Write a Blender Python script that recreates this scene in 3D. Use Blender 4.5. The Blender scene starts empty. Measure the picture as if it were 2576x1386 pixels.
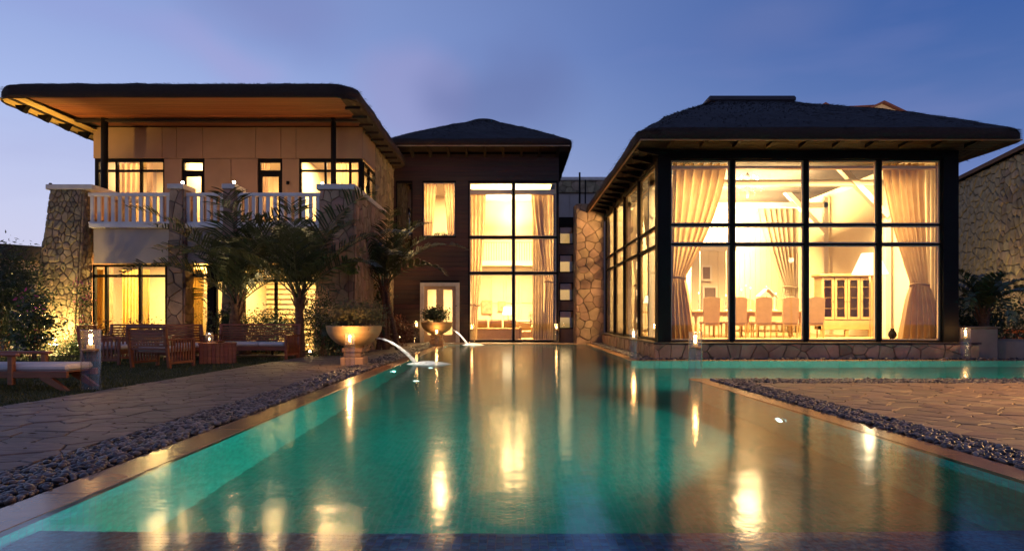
import bpy, math, random
import numpy as np
from mathutils import Vector, Matrix
R = math.radians
rnd = random.Random(7)
scene = bpy.context.scene
col = scene.collection

# ---------------------------------------------------------------- camera
cd = bpy.data.cameras.new('camera')
cam = bpy.data.objects.new('camera', cd)
col.objects.link(cam)
cam.location = (0, 0, 1.1)
cam.rotation_euler = (R(90), 0, 0)
cd.sensor_width = 36.0
cd.lens = 36.0 * 1700 / 2576
cd.shift_y = 104.0 / 2576
cd.shift_x = -2.0 / 2576
cd.clip_start = 0.05
cd.clip_end = 1500
scene.camera = cam

def srgb(r, g, b, a=1.0):
    f = lambda c: (c / 255 / 12.92) if c <= 10 else ((c / 255 + 0.055) / 1.055) ** 2.4
    return (f(r), f(g), f(b), a)

# ---------------------------------------------------------------- sky
world = bpy.data.worlds.new('World')
scene.world = world
world.use_nodes = True
nt = world.node_tree
nt.nodes.clear()
def N(nt, typ, **kw):
    n = nt.nodes.new(typ)
    for k, v in kw.items():
        setattr(n, k, v)
    return n
def ramp(nt, stops, interp='LINEAR'):
    n = nt.nodes.new('ShaderNodeValToRGB')
    cr = n.color_ramp
    cr.interpolation = interp
    while len(cr.elements) < len(stops):
        cr.elements.new(0.5)
    for e, (p, c) in zip(cr.elements, stops):
        e.position = p
        e.color = c if len(c) == 4 else (*c, 1)
    return n
L = nt.links.new
tc = N(nt, 'ShaderNodeTexCoord')
sep = N(nt, 'ShaderNodeSeparateXYZ')
L(tc.outputs['Generated'], sep.inputs[0])
rl = ramp(nt, [(0.0, srgb(206, 205, 234)), (0.10, srgb(202, 205, 236)), (0.19, srgb(190, 200, 238)), (0.27, srgb(166, 184, 232)), (0.36, srgb(146, 166, 220)), (1.0, srgb(62, 82, 140))])
rr = ramp(nt, [(0.0, srgb(140, 150, 205)), (0.12, srgb(120, 138, 198)), (0.23, srgb(86, 116, 176)), (0.36, srgb(60, 96, 164)), (1.0, srgb(26, 46, 100))])
for q in (rl, rr):
    L(sep.outputs['Z'], q.inputs[0])
mr = N(nt, 'ShaderNodeMapRange')
mr.inputs['From Min'].default_value = -0.62
mr.inputs['From Max'].default_value = 0.62
mr.interpolation_type = 'SMOOTHSTEP'
L(sep.outputs['X'], mr.inputs['Value'])
mix = N(nt, 'ShaderNodeMix', data_type='RGBA')
L(mr.outputs[0], mix.inputs[0]); L(rl.outputs[0], mix.inputs[6]); L(rr.outputs[0], mix.inputs[7])
cur = mix.outputs[2]
# a physical dusk sky adds its own faint glow round the whole dome
sk = N(nt, 'ShaderNodeTexSky')
sk.sky_type = 'NISHITA'; sk.sun_disc = False
sk.sun_elevation = R(-2.0); sk.sun_rotation = R(-70)
def cloud(cur, d, sx, sz, colr, amt, seed, sharp=(0.35, 1.0)):
    d = Vector(d).normalized()
    sub = N(nt, 'ShaderNodeVectorMath', operation='SUBTRACT'); sub.inputs[1].default_value = d
    nz = N(nt, 'ShaderNodeTexNoise'); nz.inputs['Scale'].default_value = 4.5; nz.inputs['Detail'].default_value = 3
    mp = N(nt, 'ShaderNodeMapping'); mp.inputs['Location'].default_value = (seed, seed * 2, 0)
    L(tc.outputs['Generated'], mp.inputs[0]); L(mp.outputs[0], nz.inputs['Vector'])
    nsub = N(nt, 'ShaderNodeVectorMath', operation='SUBTRACT'); nsub.inputs[1].default_value = (.5, .5, .5)
    L(nz.outputs['Color'], nsub.inputs[0])
    nsc = N(nt, 'ShaderNodeVectorMath', operation='SCALE'); nsc.inputs['Scale'].default_value = 0.13
    L(nsub.outputs[0], nsc.inputs[0])
    add = N(nt, 'ShaderNodeVectorMath', operation='ADD')
    L(tc.outputs['Generated'], sub.inputs[0]); L(sub.outputs[0], add.inputs[0]); L(nsc.outputs[0], add.inputs[1])
    mul = N(nt, 'ShaderNodeVectorMath', operation='MULTIPLY'); mul.inputs[1].default_value = (1 / sx, 1.5, 1 / sz)
    L(add.outputs[0], mul.inputs[0])
    ln = N(nt, 'ShaderNodeVectorMath', operation='LENGTH'); L(mul.outputs[0], ln.inputs[0])
    m = N(nt, 'ShaderNodeMapRange'); m.interpolation_type = 'SMOOTHSTEP'
    m.inputs['From Min'].default_value = sharp[1]; m.inputs['From Max'].default_value = sharp[0]
    m.inputs['To Min'].default_value = 0; m.inputs['To Max'].default_value = amt
    L(ln.outputs['Value'], m.inputs['Value'])
    mm = N(nt, 'ShaderNodeMix', data_type='RGBA')
    L(m.outputs[0], mm.inputs[0]); L(cur, mm.inputs[6]); mm.inputs[7].default_value = colr
    return mm.outputs[2]
def dr(u, y):
    return (u - 1290, 1700, 797 - y)
cur = cloud(cur, dr(1060, 240), .10, .085, srgb(152, 152, 202), .60, 1.7, (.4, 1.04))
cur = cloud(cur, dr(1260, 240), .125, .085, srgb(100, 115, 169), .66, 3.1, (.2, 1.15))
cur = cloud(cur, dr(560, 130), .07, .035, srgb(160, 162, 214), .6, 5.2, (.2, 1.2))
cur = cloud(cur, dr(690, 10), .12, .07, srgb(122, 134, 190), .6, 8.2, (.2, 1.2))
cur = cloud(cur, dr(1900, 60), .12, .05, srgb(108, 122, 176), .4, 9.4, (.1, 1.2))
cur = cloud(cur, dr(300, 20), .10, .03, srgb(150, 160, 216), .4, 12.4, (.1, 1.2))
# faint long wisps over the whole dome
mpw = N(nt, 'ShaderNodeMapping'); mpw.inputs['Scale'].default_value = (1.6, 1.6, 7)
L(tc.outputs['Generated'], mpw.inputs[0])
nw = N(nt, 'ShaderNodeTexNoise'); nw.inputs['Scale'].default_value = 1.6; nw.inputs['Detail'].default_value = 4
L(mpw.outputs[0], nw.inputs['Vector'])
mw = N(nt, 'ShaderNodeMapRange'); mw.inputs['From Min'].default_value = .5; mw.inputs['From Max'].default_value = .75; mw.inputs['To Max'].default_value = .22
L(nw.outputs[0], mw.inputs['Value'])
mx2 = N(nt, 'ShaderNodeMix', data_type='RGBA'); L(mw.outputs[0], mx2.inputs[0]); L(cur, mx2.inputs[6]); mx2.inputs[7].default_value = srgb(150, 148, 200)
cur = mx2.outputs[2]
bg = N(nt, 'ShaderNodeBackground'); bg.inputs['Strength'].default_value = 1.0
L(cur, bg.inputs['Color'])
bg2 = N(nt, 'ShaderNodeBackground'); bg2.inputs['Strength'].default_value = 0.05
L(sk.outputs[0], bg2.inputs['Color'])
ads = N(nt, 'ShaderNodeAddShader'); L(bg.outputs[0], ads.inputs[0]); L(bg2.outputs[0], ads.inputs[1])
wo = N(nt, 'ShaderNodeOutputWorld')
L(ads.outputs[0], wo.inputs[0])

scene.view_settings.view_transform = 'Standard'
scene.view_settings.look = 'None'
scene.view_settings.exposure = 0.0
scene.view_settings.gamma = 1.0
scene.view_settings.use_curve_mapping = False
cy = scene.cycles
cy.use_denoising = True
cy.max_bounces = 10
cy.diffuse_bounces = 4
cy.glossy_bounces = 4
cy.transmission_bounces = 8
cy.transparent_max_bounces = 24
cy.caustics_reflective = False
cy.caustics_refractive = True
cy.sample_clamp_indirect = 2.0
cy.use_light_tree = True

WARM = (1.0, 0.63, 0.25)
CANDLE = (1.0, 0.50, 0.16)
LIGHTS = 1.0
def lamp(name, typ, loc, power, color=WARM, size=0.1, aim=None, spot=60, blend=.6, size_y=None, spread=None):
    d = bpy.data.lights.new(name, typ)
    d.energy = power * LIGHTS
    d.color = color
    if typ == 'AREA':
        d.shape = 'RECTANGLE' if size_y else 'SQUARE'
        d.size = size
        if size_y: d.size_y = size_y
        if spread: d.spread = R(spread)
    else:
        d.shadow_soft_size = size
    if typ == 'SPOT':
        d.spot_size = R(spot); d.spot_blend = blend
    o = bpy.data.objects.new(name, d)
    col.objects.link(o)
    o.location = loc
    if aim is not None:
        v = Vector(aim) - Vector(loc)
        o.rotation_euler = v.to_track_quat('-Z', 'Y').to_euler()
    return o

def X(u, D): return (u - 1290) * D / 1700
def Z(y, D): return 1.1 + (797 - y) * D / 1700

# ---------------------------------------------------------------- materials
MC = {}
def mat(name, c, rough=.6, c2=None, scale=4, bump=0.0, bscale=None, metal=0, rand=0.0, stretch=(1, 1, 1), detail=4, spec=.5, trans=0, coat=0):
    if name in MC: return MC[name]
    m = bpy.data.materials.new(name)
    m.use_nodes = True
    t = m.node_tree
    b = t.nodes['Principled BSDF']
    b.inputs['Roughness'].default_value = rough
    b.inputs['Metallic'].default_value = metal
    b.inputs['Specular IOR Level'].default_value = spec
    b.inputs['Coat Weight'].default_value = coat
    b.inputs['Coat Roughness'].default_value = .12
    tcx = t.nodes.new('ShaderNodeTexCoord')
    mp = t.nodes.new('ShaderNodeMapping')
    mp.inputs['Scale'].default_value = stretch
    t.links.new(tcx.outputs['Object'], mp.inputs[0])
    nz = t.nodes.new('ShaderNodeTexNoise')
    nz.inputs['Scale'].default_value = scale
    nz.inputs['Detail'].default_value = detail
    t.links.new(mp.outputs[0], nz.inputs['Vector'])
    c = (*c, 1) if len(c) == 3 else c
    if c2 is None: c2 = tuple(x * .72 for x in c[:3])
    c2 = (*c2[:3], 1)
    rp = ramp(t, [(.3, c2), (.7, c)])
    t.links.new(nz.outputs[0], rp.inputs[0])
    out = rp.outputs[0]
    if rand > 0:
        oi = t.nodes.new('ShaderNodeObjectInfo')
        hs = t.nodes.new('ShaderNodeHueSaturation')
        m1 = t.nodes.new('ShaderNodeMapRange'); m1.inputs['To Min'].default_value = 1 - rand; m1.inputs['To Max'].default_value = 1 + rand
        t.links.new(oi.outputs['Random'], m1.inputs['Value'])
        t.links.new(m1.outputs[0], hs.inputs['Value'])
        m2 = t.nodes.new('ShaderNodeMath'); m2.operation = 'MULTIPLY_ADD'; m2.inputs[1].default_value = 37.3; m2.inputs[2].default_value = 0
        m3 = t.nodes.new('ShaderNodeMath'); m3.operation = 'FRACT'
        m4 = t.nodes.new('ShaderNodeMapRange'); m4.inputs['To Min'].default_value = .5 - rand * .05; m4.inputs['To Max'].default_value = .5 + rand * .05
        t.links.new(oi.outputs['Random'], m2.inputs[0]); t.links.new(m2.outputs[0], m3.inputs[0]); t.links.new(m3.outputs[0], m4.inputs['Value'])
        t.links.new(m4.outputs[0], hs.inputs['Hue'])
        t.links.new(out, hs.inputs['Color'])
        out = hs.outputs[0]
    t.links.new(out, b.inputs['Base Color'])
    if bump > 0:
        n2 = t.nodes.new('ShaderNodeTexNoise')
        n2.inputs['Scale'].default_value = bscale or scale * 4
        n2.inputs['Detail'].default_value = 5
        t.links.new(mp.outputs[0], n2.inputs['Vector'])
        bp = t.nodes.new('ShaderNodeBump')
        bp.inputs['Strength'].default_value = bump
        bp.inputs['Distance'].default_value = .02
        t.links.new(n2.outputs[0], bp.inputs['Height'])
        t.links.new(bp.outputs[0], b.inputs['Normal'])
    if trans > 0:
        o = t.nodes['Material Output']
        tr = t.nodes.new('ShaderNodeBsdfTranslucent')
        t.links.new(out, tr.inputs['Color'])
        ms = t.nodes.new('ShaderNodeMixShader'); ms.inputs[0].default_value = trans
        t.links.new(b.outputs[0], ms.inputs[1]); t.links.new(tr.outputs[0], ms.inputs[2])
        t.links.new(ms.outputs[0], o.inputs['Surface'])
    MC[name] = m
    return m

def emat(name, c, strength):
    if name in MC: return MC[name]
    m = bpy.data.materials.new(name); m.use_nodes = True
    t = m.node_tree; t.nodes.clear()
    e = t.nodes.new('ShaderNodeEmission'); e.inputs[0].default_value = (*c[:3], 1); e.inputs[1].default_value = strength
    o = t.nodes.new('ShaderNodeOutputMaterial'); t.links.new(e.outputs[0], o.inputs[0])
    MC[name] = m
    return m

def glassmat(name, tint=(1, 1, 1), rough=0.0, ior=1.5, boost=1.0, haze=0.0):
    if name in MC: return MC[name]
    m = bpy.data.materials.new(name); m.use_nodes = True
    t = m.node_tree; t.nodes.clear()
    # Schlick reflectance, the same from both sides of the pane
    ge = t.nodes.new('ShaderNodeNewGeometry')
    dt = t.nodes.new('ShaderNodeVectorMath'); dt.operation = 'DOT_PRODUCT'; t.links.new(ge.outputs['Incoming'], dt.inputs[0]); t.links.new(ge.outputs['Normal'], dt.inputs[1])
    ab = t.nodes.new('ShaderNodeMath'); ab.operation = 'ABSOLUTE'; t.links.new(dt.outputs['Value'], ab.inputs[0])
    om = t.nodes.new('ShaderNodeMath'); om.operation = 'SUBTRACT'; om.inputs[0].default_value = 1; t.links.new(ab.outputs[0], om.inputs[1])
    pw = t.nodes.new('ShaderNodeMath'); pw.operation = 'POWER'; pw.inputs[1].default_value = 5; t.links.new(om.outputs[0], pw.inputs[0])
    f0 = ((ior - 1) / (ior + 1)) ** 2 * boost
    ma = t.nodes.new('ShaderNodeMath'); ma.operation = 'MULTIPLY_ADD'; ma.inputs[1].default_value = 1 - f0; ma.inputs[2].default_value = f0; t.links.new(pw.outputs[0], ma.inputs[0])
    mm = t.nodes.new('ShaderNodeMath'); mm.operation = 'MINIMUM'; mm.inputs[1].default_value = .6
    t.links.new(ma.outputs[0], mm.inputs[0])
    tr = t.nodes.new('ShaderNodeBsdfTransparent'); tr.inputs[0].default_value = (*tint, 1)
    gl = t.nodes.new('ShaderNodeBsdfGlossy'); gl.inputs['Roughness'].default_value = rough
    ms = t.nodes.new('ShaderNodeMixShader')
    t.links.new(mm.outputs[0], ms.inputs[0]); t.links.new(tr.outputs[0], ms.inputs[1]); t.links.new(gl.outputs[0], ms.inputs[2])
    if haze:
        tl = t.nodes.new('ShaderNodeBsdfTranslucent'); tl.inputs[0].default_value = (1, .95, .88, 1)
        mh = t.nodes.new('ShaderNodeMixShader'); mh.inputs[0].default_value = haze
        t.links.new(ms.outputs[0], mh.inputs[1]); t.links.new(tl.outputs[0], mh.inputs[2]); ms = mh
    o = t.nodes.new('ShaderNodeOutputMaterial'); t.links.new(ms.outputs[0], o.inputs[0])
    MC[name] = m
    return m

M_STONE = mat('sandstone', (.33, .195, .12), .8, (.19, .11, .065), 3, .7, 14, rand=.26)
M_STONE_D = mat('field_stone', (.30, .22, .13), .85, (.16, .115, .065), 4, .6, 16, rand=.32)
M_MORTAR = mat('mortar', (.13, .09, .06), .9, None, 6, .3)
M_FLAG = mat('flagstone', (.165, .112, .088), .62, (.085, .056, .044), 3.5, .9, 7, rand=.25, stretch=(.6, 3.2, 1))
M_PAVEBED = mat('paving_bed', (.16, .12, .10), .85, None, 5, .4)
M_COPING = mat('coping_stone', (.34, .17, .075), .26, (.22, .11, .045), 5, .04, 20, rand=.08, spec=.6, coat=.25)
M_PEBBLE = mat('pebble', (.19, .165, .165), .42, (.08, .07, .075), 14, .1, 60, rand=.2)
M_PLASTER = mat('beige_panel', (.36, .22, .13), .75, (.31, .19, .11), 2, .08, 40, rand=.05)
M_GREYPL = mat('taupe_plaster', (.36, .29, .25), .8, (.31, .25, .21), 1.6, .1, 40)
M_WHITE = mat('painted_rail', (.66, .60, .55), .5, (.58, .52, .47), 3, .05)
M_CAP = mat('cap_stone', (.56, .50, .45), .6, (.46, .40, .36), 5, .2)
M_BLACK = mat('dark_metal', (.006, .0045, .004), .6, None, 6, spec=.12)
M_BROWNF = mat('bronze_frame', (.03, .017, .012), .42, None, 6)
M_THATCH = mat('thatch', (.030, .022, .022), .9, (.008, .006, .006), 9, 1.0, 40, stretch=(1, 1, 3))
M_THATCHE = mat('thatch_edge', (.050, .020, .009), .9, (.018, .008, .004), 12, 1.0, 60, stretch=(1, 1, 4))
M_CLAD = mat('dark_timber', (.045, .013, .007), .6, (.018, .006, .004), 3, .4, 20, rand=.3, stretch=(.25, 1, 6))
M_SOFFIT = mat('soffit_timber', (.22, .070, .018), .55, (.13, .038, .010), 3, .25, 20, rand=.16, stretch=(.2, 3, 1))
M_SOFFITL = mat('pale_soffit_board', (.62, .42, .16), .6, (.48, .30, .10), 3, .25, 20, rand=.1, stretch=(3, .3, 1))
M_SOFFITD = mat('dark_soffit_timber', (.022, .010, .005), .7, (.012, .006, .003), 3, .25, 20, rand=.2)
M_TEAK = mat('teak', (.23, .062, .020), .45, (.13, .032, .010), 3, .2, 30, rand=.15, stretch=(1, 1, 5))
M_CUSH = mat('canvas_cushion', (.55, .50, .47), .9, (.48, .43, .40), 4, .15, 200)
M_CREAM = mat('cream_wall', (.80, .70, .48), .7, (.76, .65, .43), 2, .04)
M_PEACH = mat('peach_trim', (.62, .42, .25), .6, (.56, .37, .21), 3)
M_CEIL = mat('ceiling_white', (.82, .76, .62), .8, (.78, .71, .56), 2)
M_FLOOR = mat('pale_oak_floor', (.55, .38, .20), .4, (.44, .29, .14), 3, .05, 20, stretch=(.4, 3, 1))
M_CURT = mat('silk_curtain', (.62, .45, .26), .55, (.50, .35, .19), 3, .1, 30, trans=.68)
M_SHEER = mat('sheer_curtain', (.78, .68, .50), .7, (.70, .60, .42), 3, .05, 30, trans=.5)
M_GOLDC = mat('gold_curtain', (.74, .54, .18), .6, (.64, .44, .12), 3, .05, 30, trans=.65)
M_CHAIRF = mat('linen', (.55, .36, .18), .85, (.48, .31, .15), 8, .15, 120)
M_PALEW = mat('pale_wood', (.60, .40, .16), .5, (.50, .32, .12), 4, .1, 30)
M_GLASS = glassmat('window_glass', (.97, .98, .97), 0, 1.45)
M_DGLASS = glassmat('tinted_glass', (.06, .06, .07), 0, 1.9, 2.5)
M_CGLASS = glassmat('clear_glass', (.98, .985, .98), .0, 1.5, 1.7, .006)
M_LEAFD = mat('dark_leaf', (.035, .060, .018), .45, (.018, .032, .010), 3, rand=.2, trans=.2)
M_LEAFY = mat('yellow_leaf', (.16, .17, .045), .5, (.07, .09, .02), 3, rand=.2, trans=.25)
M_LEAFG = mat('glossy_leaf', (.075, .10, .045), .25, (.03, .05, .02), 3, rand=.2, trans=.15)
M_LEAFR = mat('red_leaf', (.13, .030, .020), .5, (.06, .02, .012), 3, rand=.2, trans=.2)
M_FLOWER = mat('magenta_petal', (.45, .06, .25), .6, (.30, .03, .16), 5, trans=.2)
M_PALM = mat('palm_leaf', (.075, .092, .034), .4, (.035, .046, .016), 3, rand=.25, trans=.15)
M_TRUNK = mat('palm_trunk', (.16, .075, .035), .9, (.07, .03, .015), 9, .9, 25, stretch=(1, 1, 3))
M_SOIL = mat('soil', (.045, .03, .02), .95, None, 8, .6)
M_GRASS = mat('grass_blade', (.050, .062, .012), .6, (.022, .034, .006), 1.5, trans=.2)
M_TURF = mat('turf', (.030, .036, .010), .95, (.014, .02, .005), 3, .5, 60)
M_BOWL = mat('carved_sandstone_bowl', (.42, .27, .12), .75, (.32, .20, .085), 2.5, .25, 18, stretch=(1, 1, 6))
M_WAX = mat('wax', (.85, .72, .5), .5, None, 5, trans=.4)
M_REDT = mat('red_roof', (.16, .05, .04), .8, (.10, .03, .025), 4, .4)
M_FAR = mat('far_wall', (.55, .40, .28), .8, (.48, .34, .23), .6)
M_DARKR = mat('dark_slate', (.045, .035, .045), .7, (.03, .024, .03), 2, .4, 30, stretch=(1, 1, 3))
E_FLAME = emat('flame', (1, .55, .18), 45)
E_GLOBE = emat('globe_glow', (1, .85, .6), 22)
E_SPOT = emat('spot_lens_glow', (1, .82, .42), 60)
E_POOL = emat('pool_lens_glow', (.85, .96, 1), 14)
E_SHADE = emat('lamp_shade_glow', (1, .86, .55), 2.2)
E_BULB = emat('bulb_glow', (1, .85, .58), 26)

def tilemat(name, ca, cb, size, rough=.25):
    m = bpy.data.materials.new(name); m.use_nodes = True
    t = m.node_tree; b = t.nodes['Principled BSDF']; b.inputs['Roughness'].default_value = rough
    tcx = t.nodes.new('ShaderNodeTexCoord')
    # object position snapped to the tile grid gives each small mosaic tile its own glaze
    sn = t.nodes.new('ShaderNodeVectorMath'); sn.operation = 'SNAP'; sn.inputs[1].default_value = (size,) * 3
    off = t.nodes.new('ShaderNodeVectorMath'); off.operation = 'ADD'; off.inputs[1].default_value = (size * .31,) * 3
    t.links.new(tcx.outputs['Object'], off.inputs[0]); t.links.new(off.outputs[0], sn.inputs[0])
    wn = t.nodes.new('ShaderNodeTexWhiteNoise'); t.links.new(sn.outputs[0], wn.inputs[0])
    rp = ramp(t, [(0, (*ca, 1)), (1, (*cb, 1))]); t.links.new(wn.outputs[0], rp.inputs[0])
    fr = t.nodes.new('ShaderNodeVectorMath'); fr.operation = 'FRACTION'
    dv = t.nodes.new('ShaderNodeVectorMath'); dv.operation = 'SCALE'; dv.inputs['Scale'].default_value = 1 / size
    t.links.new(off.outputs[0], dv.inputs[0]); t.links.new(dv.outputs[0], fr.inputs[0])
    sp = t.nodes.new('ShaderNodeSeparateXYZ'); t.links.new(fr.outputs[0], sp.inputs[0])
    nrm = t.nodes.new('ShaderNodeNewGeometry'); sn2 = t.nodes.new('ShaderNodeSeparateXYZ'); t.links.new(nrm.outputs['True Normal'], sn2.inputs[0])
    tot = None
    for i, ax in enumerate('XYZ'):
        lt = t.nodes.new('ShaderNodeMath'); lt.operation = 'LESS_THAN'; lt.inputs[1].default_value = .09
        t.links.new(sp.outputs[i], lt.inputs[0])
        ab = t.nodes.new('ShaderNodeMath'); ab.operation = 'ABSOLUTE'; t.links.new(sn2.outputs[i], ab.inputs[0])
        l2 = t.nodes.new('ShaderNodeMath'); l2.operation = 'LESS_THAN'; l2.inputs[1].default_value = .7; t.links.new(ab.outputs[0], l2.inputs[0])
        mu = t.nodes.new('ShaderNodeMath'); mu.operation = 'MULTIPLY'; t.links.new(lt.outputs[0], mu.inputs[0]); t.links.new(l2.outputs[0], mu.inputs[1])
        if tot is None: tot = mu.outputs[0]
        else:
            mxx = t.nodes.new('ShaderNodeMath'); mxx.operation = 'MAXIMUM'; t.links.new(tot, mxx.inputs[0]); t.links.new(mu.outputs[0], mxx.inputs[1]); tot = mxx.outputs[0]
    mg = t.nodes.new('ShaderNodeMix'); mg.data_type = 'RGBA'; t.links.new(tot, mg.inputs[0]); t.links.new(rp.outputs[0], mg.inputs[6]); mg.inputs[7].default_value = (.16, .30, .34, 1)
    t.links.new(mg.outputs[2], b.inputs['Base Color'])
    return m
M_MOSAIC = tilemat('pool_mosaic', (.010, .40, .34), (.03, .60, .50), .06)
M_FLOORMOS = tilemat('pool_floor_mosaic', (.004, .25, .22), (.010, .35, .30), .06)
M_NAVY = mat('blue_glazed_tile', (.05, .26, .52), .22, (.03, .16, .34), 9, rand=.35)
M_NAVYJ = mat('tile_grout', (.10, .22, .34), .6)

# ---------------------------------------------------------------- mesh helpers
class MB:
    def __init__(s): s.v = []; s.f = []
    def add(s, vs, fs):
        o = len(s.v); s.v += [tuple(p) for p in vs]; s.f += [tuple(i + o for i in f) for f in fs]; return s
    def box(s, x0, x1, y0, y1, z0, z1):
        return s.add([(x0, y0, z0), (x1, y0, z0), (x1, y1, z0), (x0, y1, z0), (x0, y0, z1), (x1, y0, z1), (x1, y1, z1), (x0, y1, z1)],
                     [(0, 3, 2, 1), (4, 5, 6, 7), (0, 1, 5, 4), (1, 2, 6, 5), (2, 3, 7, 6), (3, 0, 4, 7)])
    def bbox(s, x0, x1, y0, y1, z0, z1, b=.008):
        # box with chamfered edges
        vs = []; idx = {}
        for sx in (0, 1):
            for sy in (0, 1):
                for sz in (0, 1):
                    x = (x0, x1)[sx]; y = (y0, y1)[sy]; z = (z0, z1)[sz]
                    dx, dy, dz = (b, -b)[sx], (b, -b)[sy], (b, -b)[sz]
                    for k, p in enumerate([(x, y + dy, z + dz), (x + dx, y, z + dz), (x + dx, y + dy, z)]):
                        idx[(sx, sy, sz, k)] = len(vs); vs.append(p)
        I = lambda a, b_, c, k: idx[(a, b_, c, k)]
        fs = []
        fs.append((I(0,0,0,0), I(0,0,1,0), I(0,1,1,0), I(0,1,0,0))); fs.append((I(1,0,0,0), I(1,1,0,0), I(1,1,1,0), I(1,0,1,0)))
        fs.append((I(0,0,0,1), I(1,0,0,1), I(1,0,1,1), I(0,0,1,1))); fs.append((I(0,1,0,1), I(0,1,1,1), I(1,1,1,1), I(1,1,0,1)))
        fs.append((I(0,0,0,2), I(0,1,0,2), I(1,1,0,2), I(1,0,0,2))); fs.append((I(0,0,1,2), I(1,0,1,2), I(1,1,1,2), I(0,1,1,2)))
        for a in (0, 1):
            for c in (0, 1):
                fs.append((I(0,a,c,1), I(1,a,c,1), I(1,a,c,2), I(0,a,c,2)))
                fs.append((I(a,0,c,0), I(a,1,c,0), I(a,1,c,2), I(a,0,c,2)))
                fs.append((I(a,c,0,0), I(a,c,1,0), I(a,c,1,1), I(a,c,0,1)))
                for e in (0, 1):
                    fs.append((I(a,c,e,0), I(a,c,e,1), I(a,c,e,2)))
        return s.add(vs, fs)
    def bar(s, p0, p1, w, h, up=(0, 0, 1)):
        p0 = Vector(p0); p1 = Vector(p1); d = (p1 - p0).normalized(); up = Vector(up)
        if abs(d.dot(up)) > .98: up = Vector((0, 1, 0))
        a = d.cross(up).normalized() * w / 2; b = a.cross(d).normalized() * h / 2
        return s.add([p0 - a - b, p0 + a - b, p0 + a + b, p0 - a + b, p1 - a - b, p1 + a - b, p1 + a + b, p1 - a + b],
                     [(0, 1, 2, 3), (7, 6, 5, 4), (0, 4, 5, 1), (1, 5, 6, 2), (2, 6, 7, 3), (3, 7, 4, 0)])
    def tube(s, pts, rad, n=8, caps=True):
        pts = [Vector(p) for p in pts]
        if not isinstance(rad, (list, tuple)): rad = [rad] * len(pts)
        vs = []
        for i, p in enumerate(pts):
            d = (pts[min(i + 1, len(pts) - 1)] - pts[max(i - 1, 0)]).normalized()
            up = Vector((0, 0, 1)) if abs(d.z) < .95 else Vector((0, 1, 0))
            a = d.cross(up).normalized(); b = a.cross(d)
            for k in range(n):
                t = 2 * math.pi * k / n
                vs.append(p + (a * math.cos(t) + b * math.sin(t)) * rad[i])
        fs = [(i * n + k, i * n + (k + 1) % n, (i + 1) * n + (k + 1) % n, (i + 1) * n + k) for i in range(len(pts) - 1) for k in range(n)]
        if caps:
            fs.append(tuple(range(n))[::-1]); fs.append(tuple((len(pts) - 1) * n + k for k in range(n)))
        return s.add(vs, fs)
    def lathe(s, prof, n=24, c=(0, 0, 0), closed=False):
        vs = [(c[0] + r * math.cos(2 * math.pi * k / n), c[1] + r * math.sin(2 * math.pi * k / n), c[2] + z) for r, z in prof for k in range(n)]
        fs = [(i * n + k, i * n + (k + 1) % n, (i + 1) * n + (k + 1) % n, (i + 1) * n + k) for i in range(len(prof) - 1) for k in range(n)]
        if closed:
            fs.append(tuple(range(n))[::-1]); fs.append(tuple((len(prof) - 1) * n + k for k in range(n)))
        return s.add(vs, fs)
    def ball(s, c, r, n=10, sz=1.0):
        prof = [(max(r * math.sin(math.pi * i / 6), 1e-4), -r * sz * math.cos(math.pi * i / 6)) for i in range(7)]
        return s.lathe(prof, n, c)
    def poly(s, pts, h):
        pts = [Vector(p) for p in pts]; n = len(pts); h = Vector(h)
        return s.add(pts + [p + h for p in pts], [tuple(range(n))[::-1], tuple(range(n, 2 * n))] + [(i, (i + 1) % n, n + (i + 1) % n, n + i) for i in range(n)])
    def mesh(s, name, m, off=(0, 0, 0), smooth=False):
        me = bpy.data.meshes.new(name)
        v = s.v
        if any(off): v = [(a - off[0], b - off[1], c - off[2]) for a, b, c in v]
        me.from_pydata(v, [], s.f)
        me.materials.append(m)
        if smooth: me.polygons.foreach_set('use_smooth', [True] * len(me.polygons))
        me.update()
        return me
    def build(s, name, m, parent=None, smooth=False, kind=None, label=None):
        off = worldloc(parent) if parent else (0, 0, 0)
        o = bpy.data.objects.new(name, s.mesh(name, m, off, smooth))
        col.objects.link(o)
        if parent: o.parent = parent
        if kind: o['kind'] = kind
        if label: o['label'] = label
        return o
def worldloc(o):
    v = Vector((0, 0, 0))
    while o:
        v += Vector(o.location); o = o.parent
    return tuple(v)
def thing(name, label, cat, loc=(0, 0, 0), rz=0, group=None):
    o = bpy.data.objects.new(name, None); col.objects.link(o)
    o.location = loc; o.rotation_euler = (0, 0, rz)
    o['label'] = label; o['category'] = cat
    o.empty_display_size = .2
    if group: o['group'] = group
    return o
def tag(o, label, cat, group=None):
    o['label'] = label; o['category'] = cat
    if group: o['group'] = group
    return o
def share(name, me, loc, parent, rot=None, sc=None):
    o = bpy.data.objects.new(name, me); col.objects.link(o)
    o.parent = parent; o.location = loc
    if rot: o.rotation_euler = rot
    if sc: o.scale = sc
    return o
def dup(o, loc=None, rz=None, label=None, parent=None, sc=None):
    kids = list(o.children)
    c = o.copy(); col.objects.link(c)
    if parent is not None: c.parent = parent
    for k in kids: dup(k, parent=c)
    if loc is not None: c.location = loc
    if rz is not None: c.rotation_euler = (0, 0, rz)
    if label: c['label'] = label
    if sc: c.scale = (sc,) * 3
    return c

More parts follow.
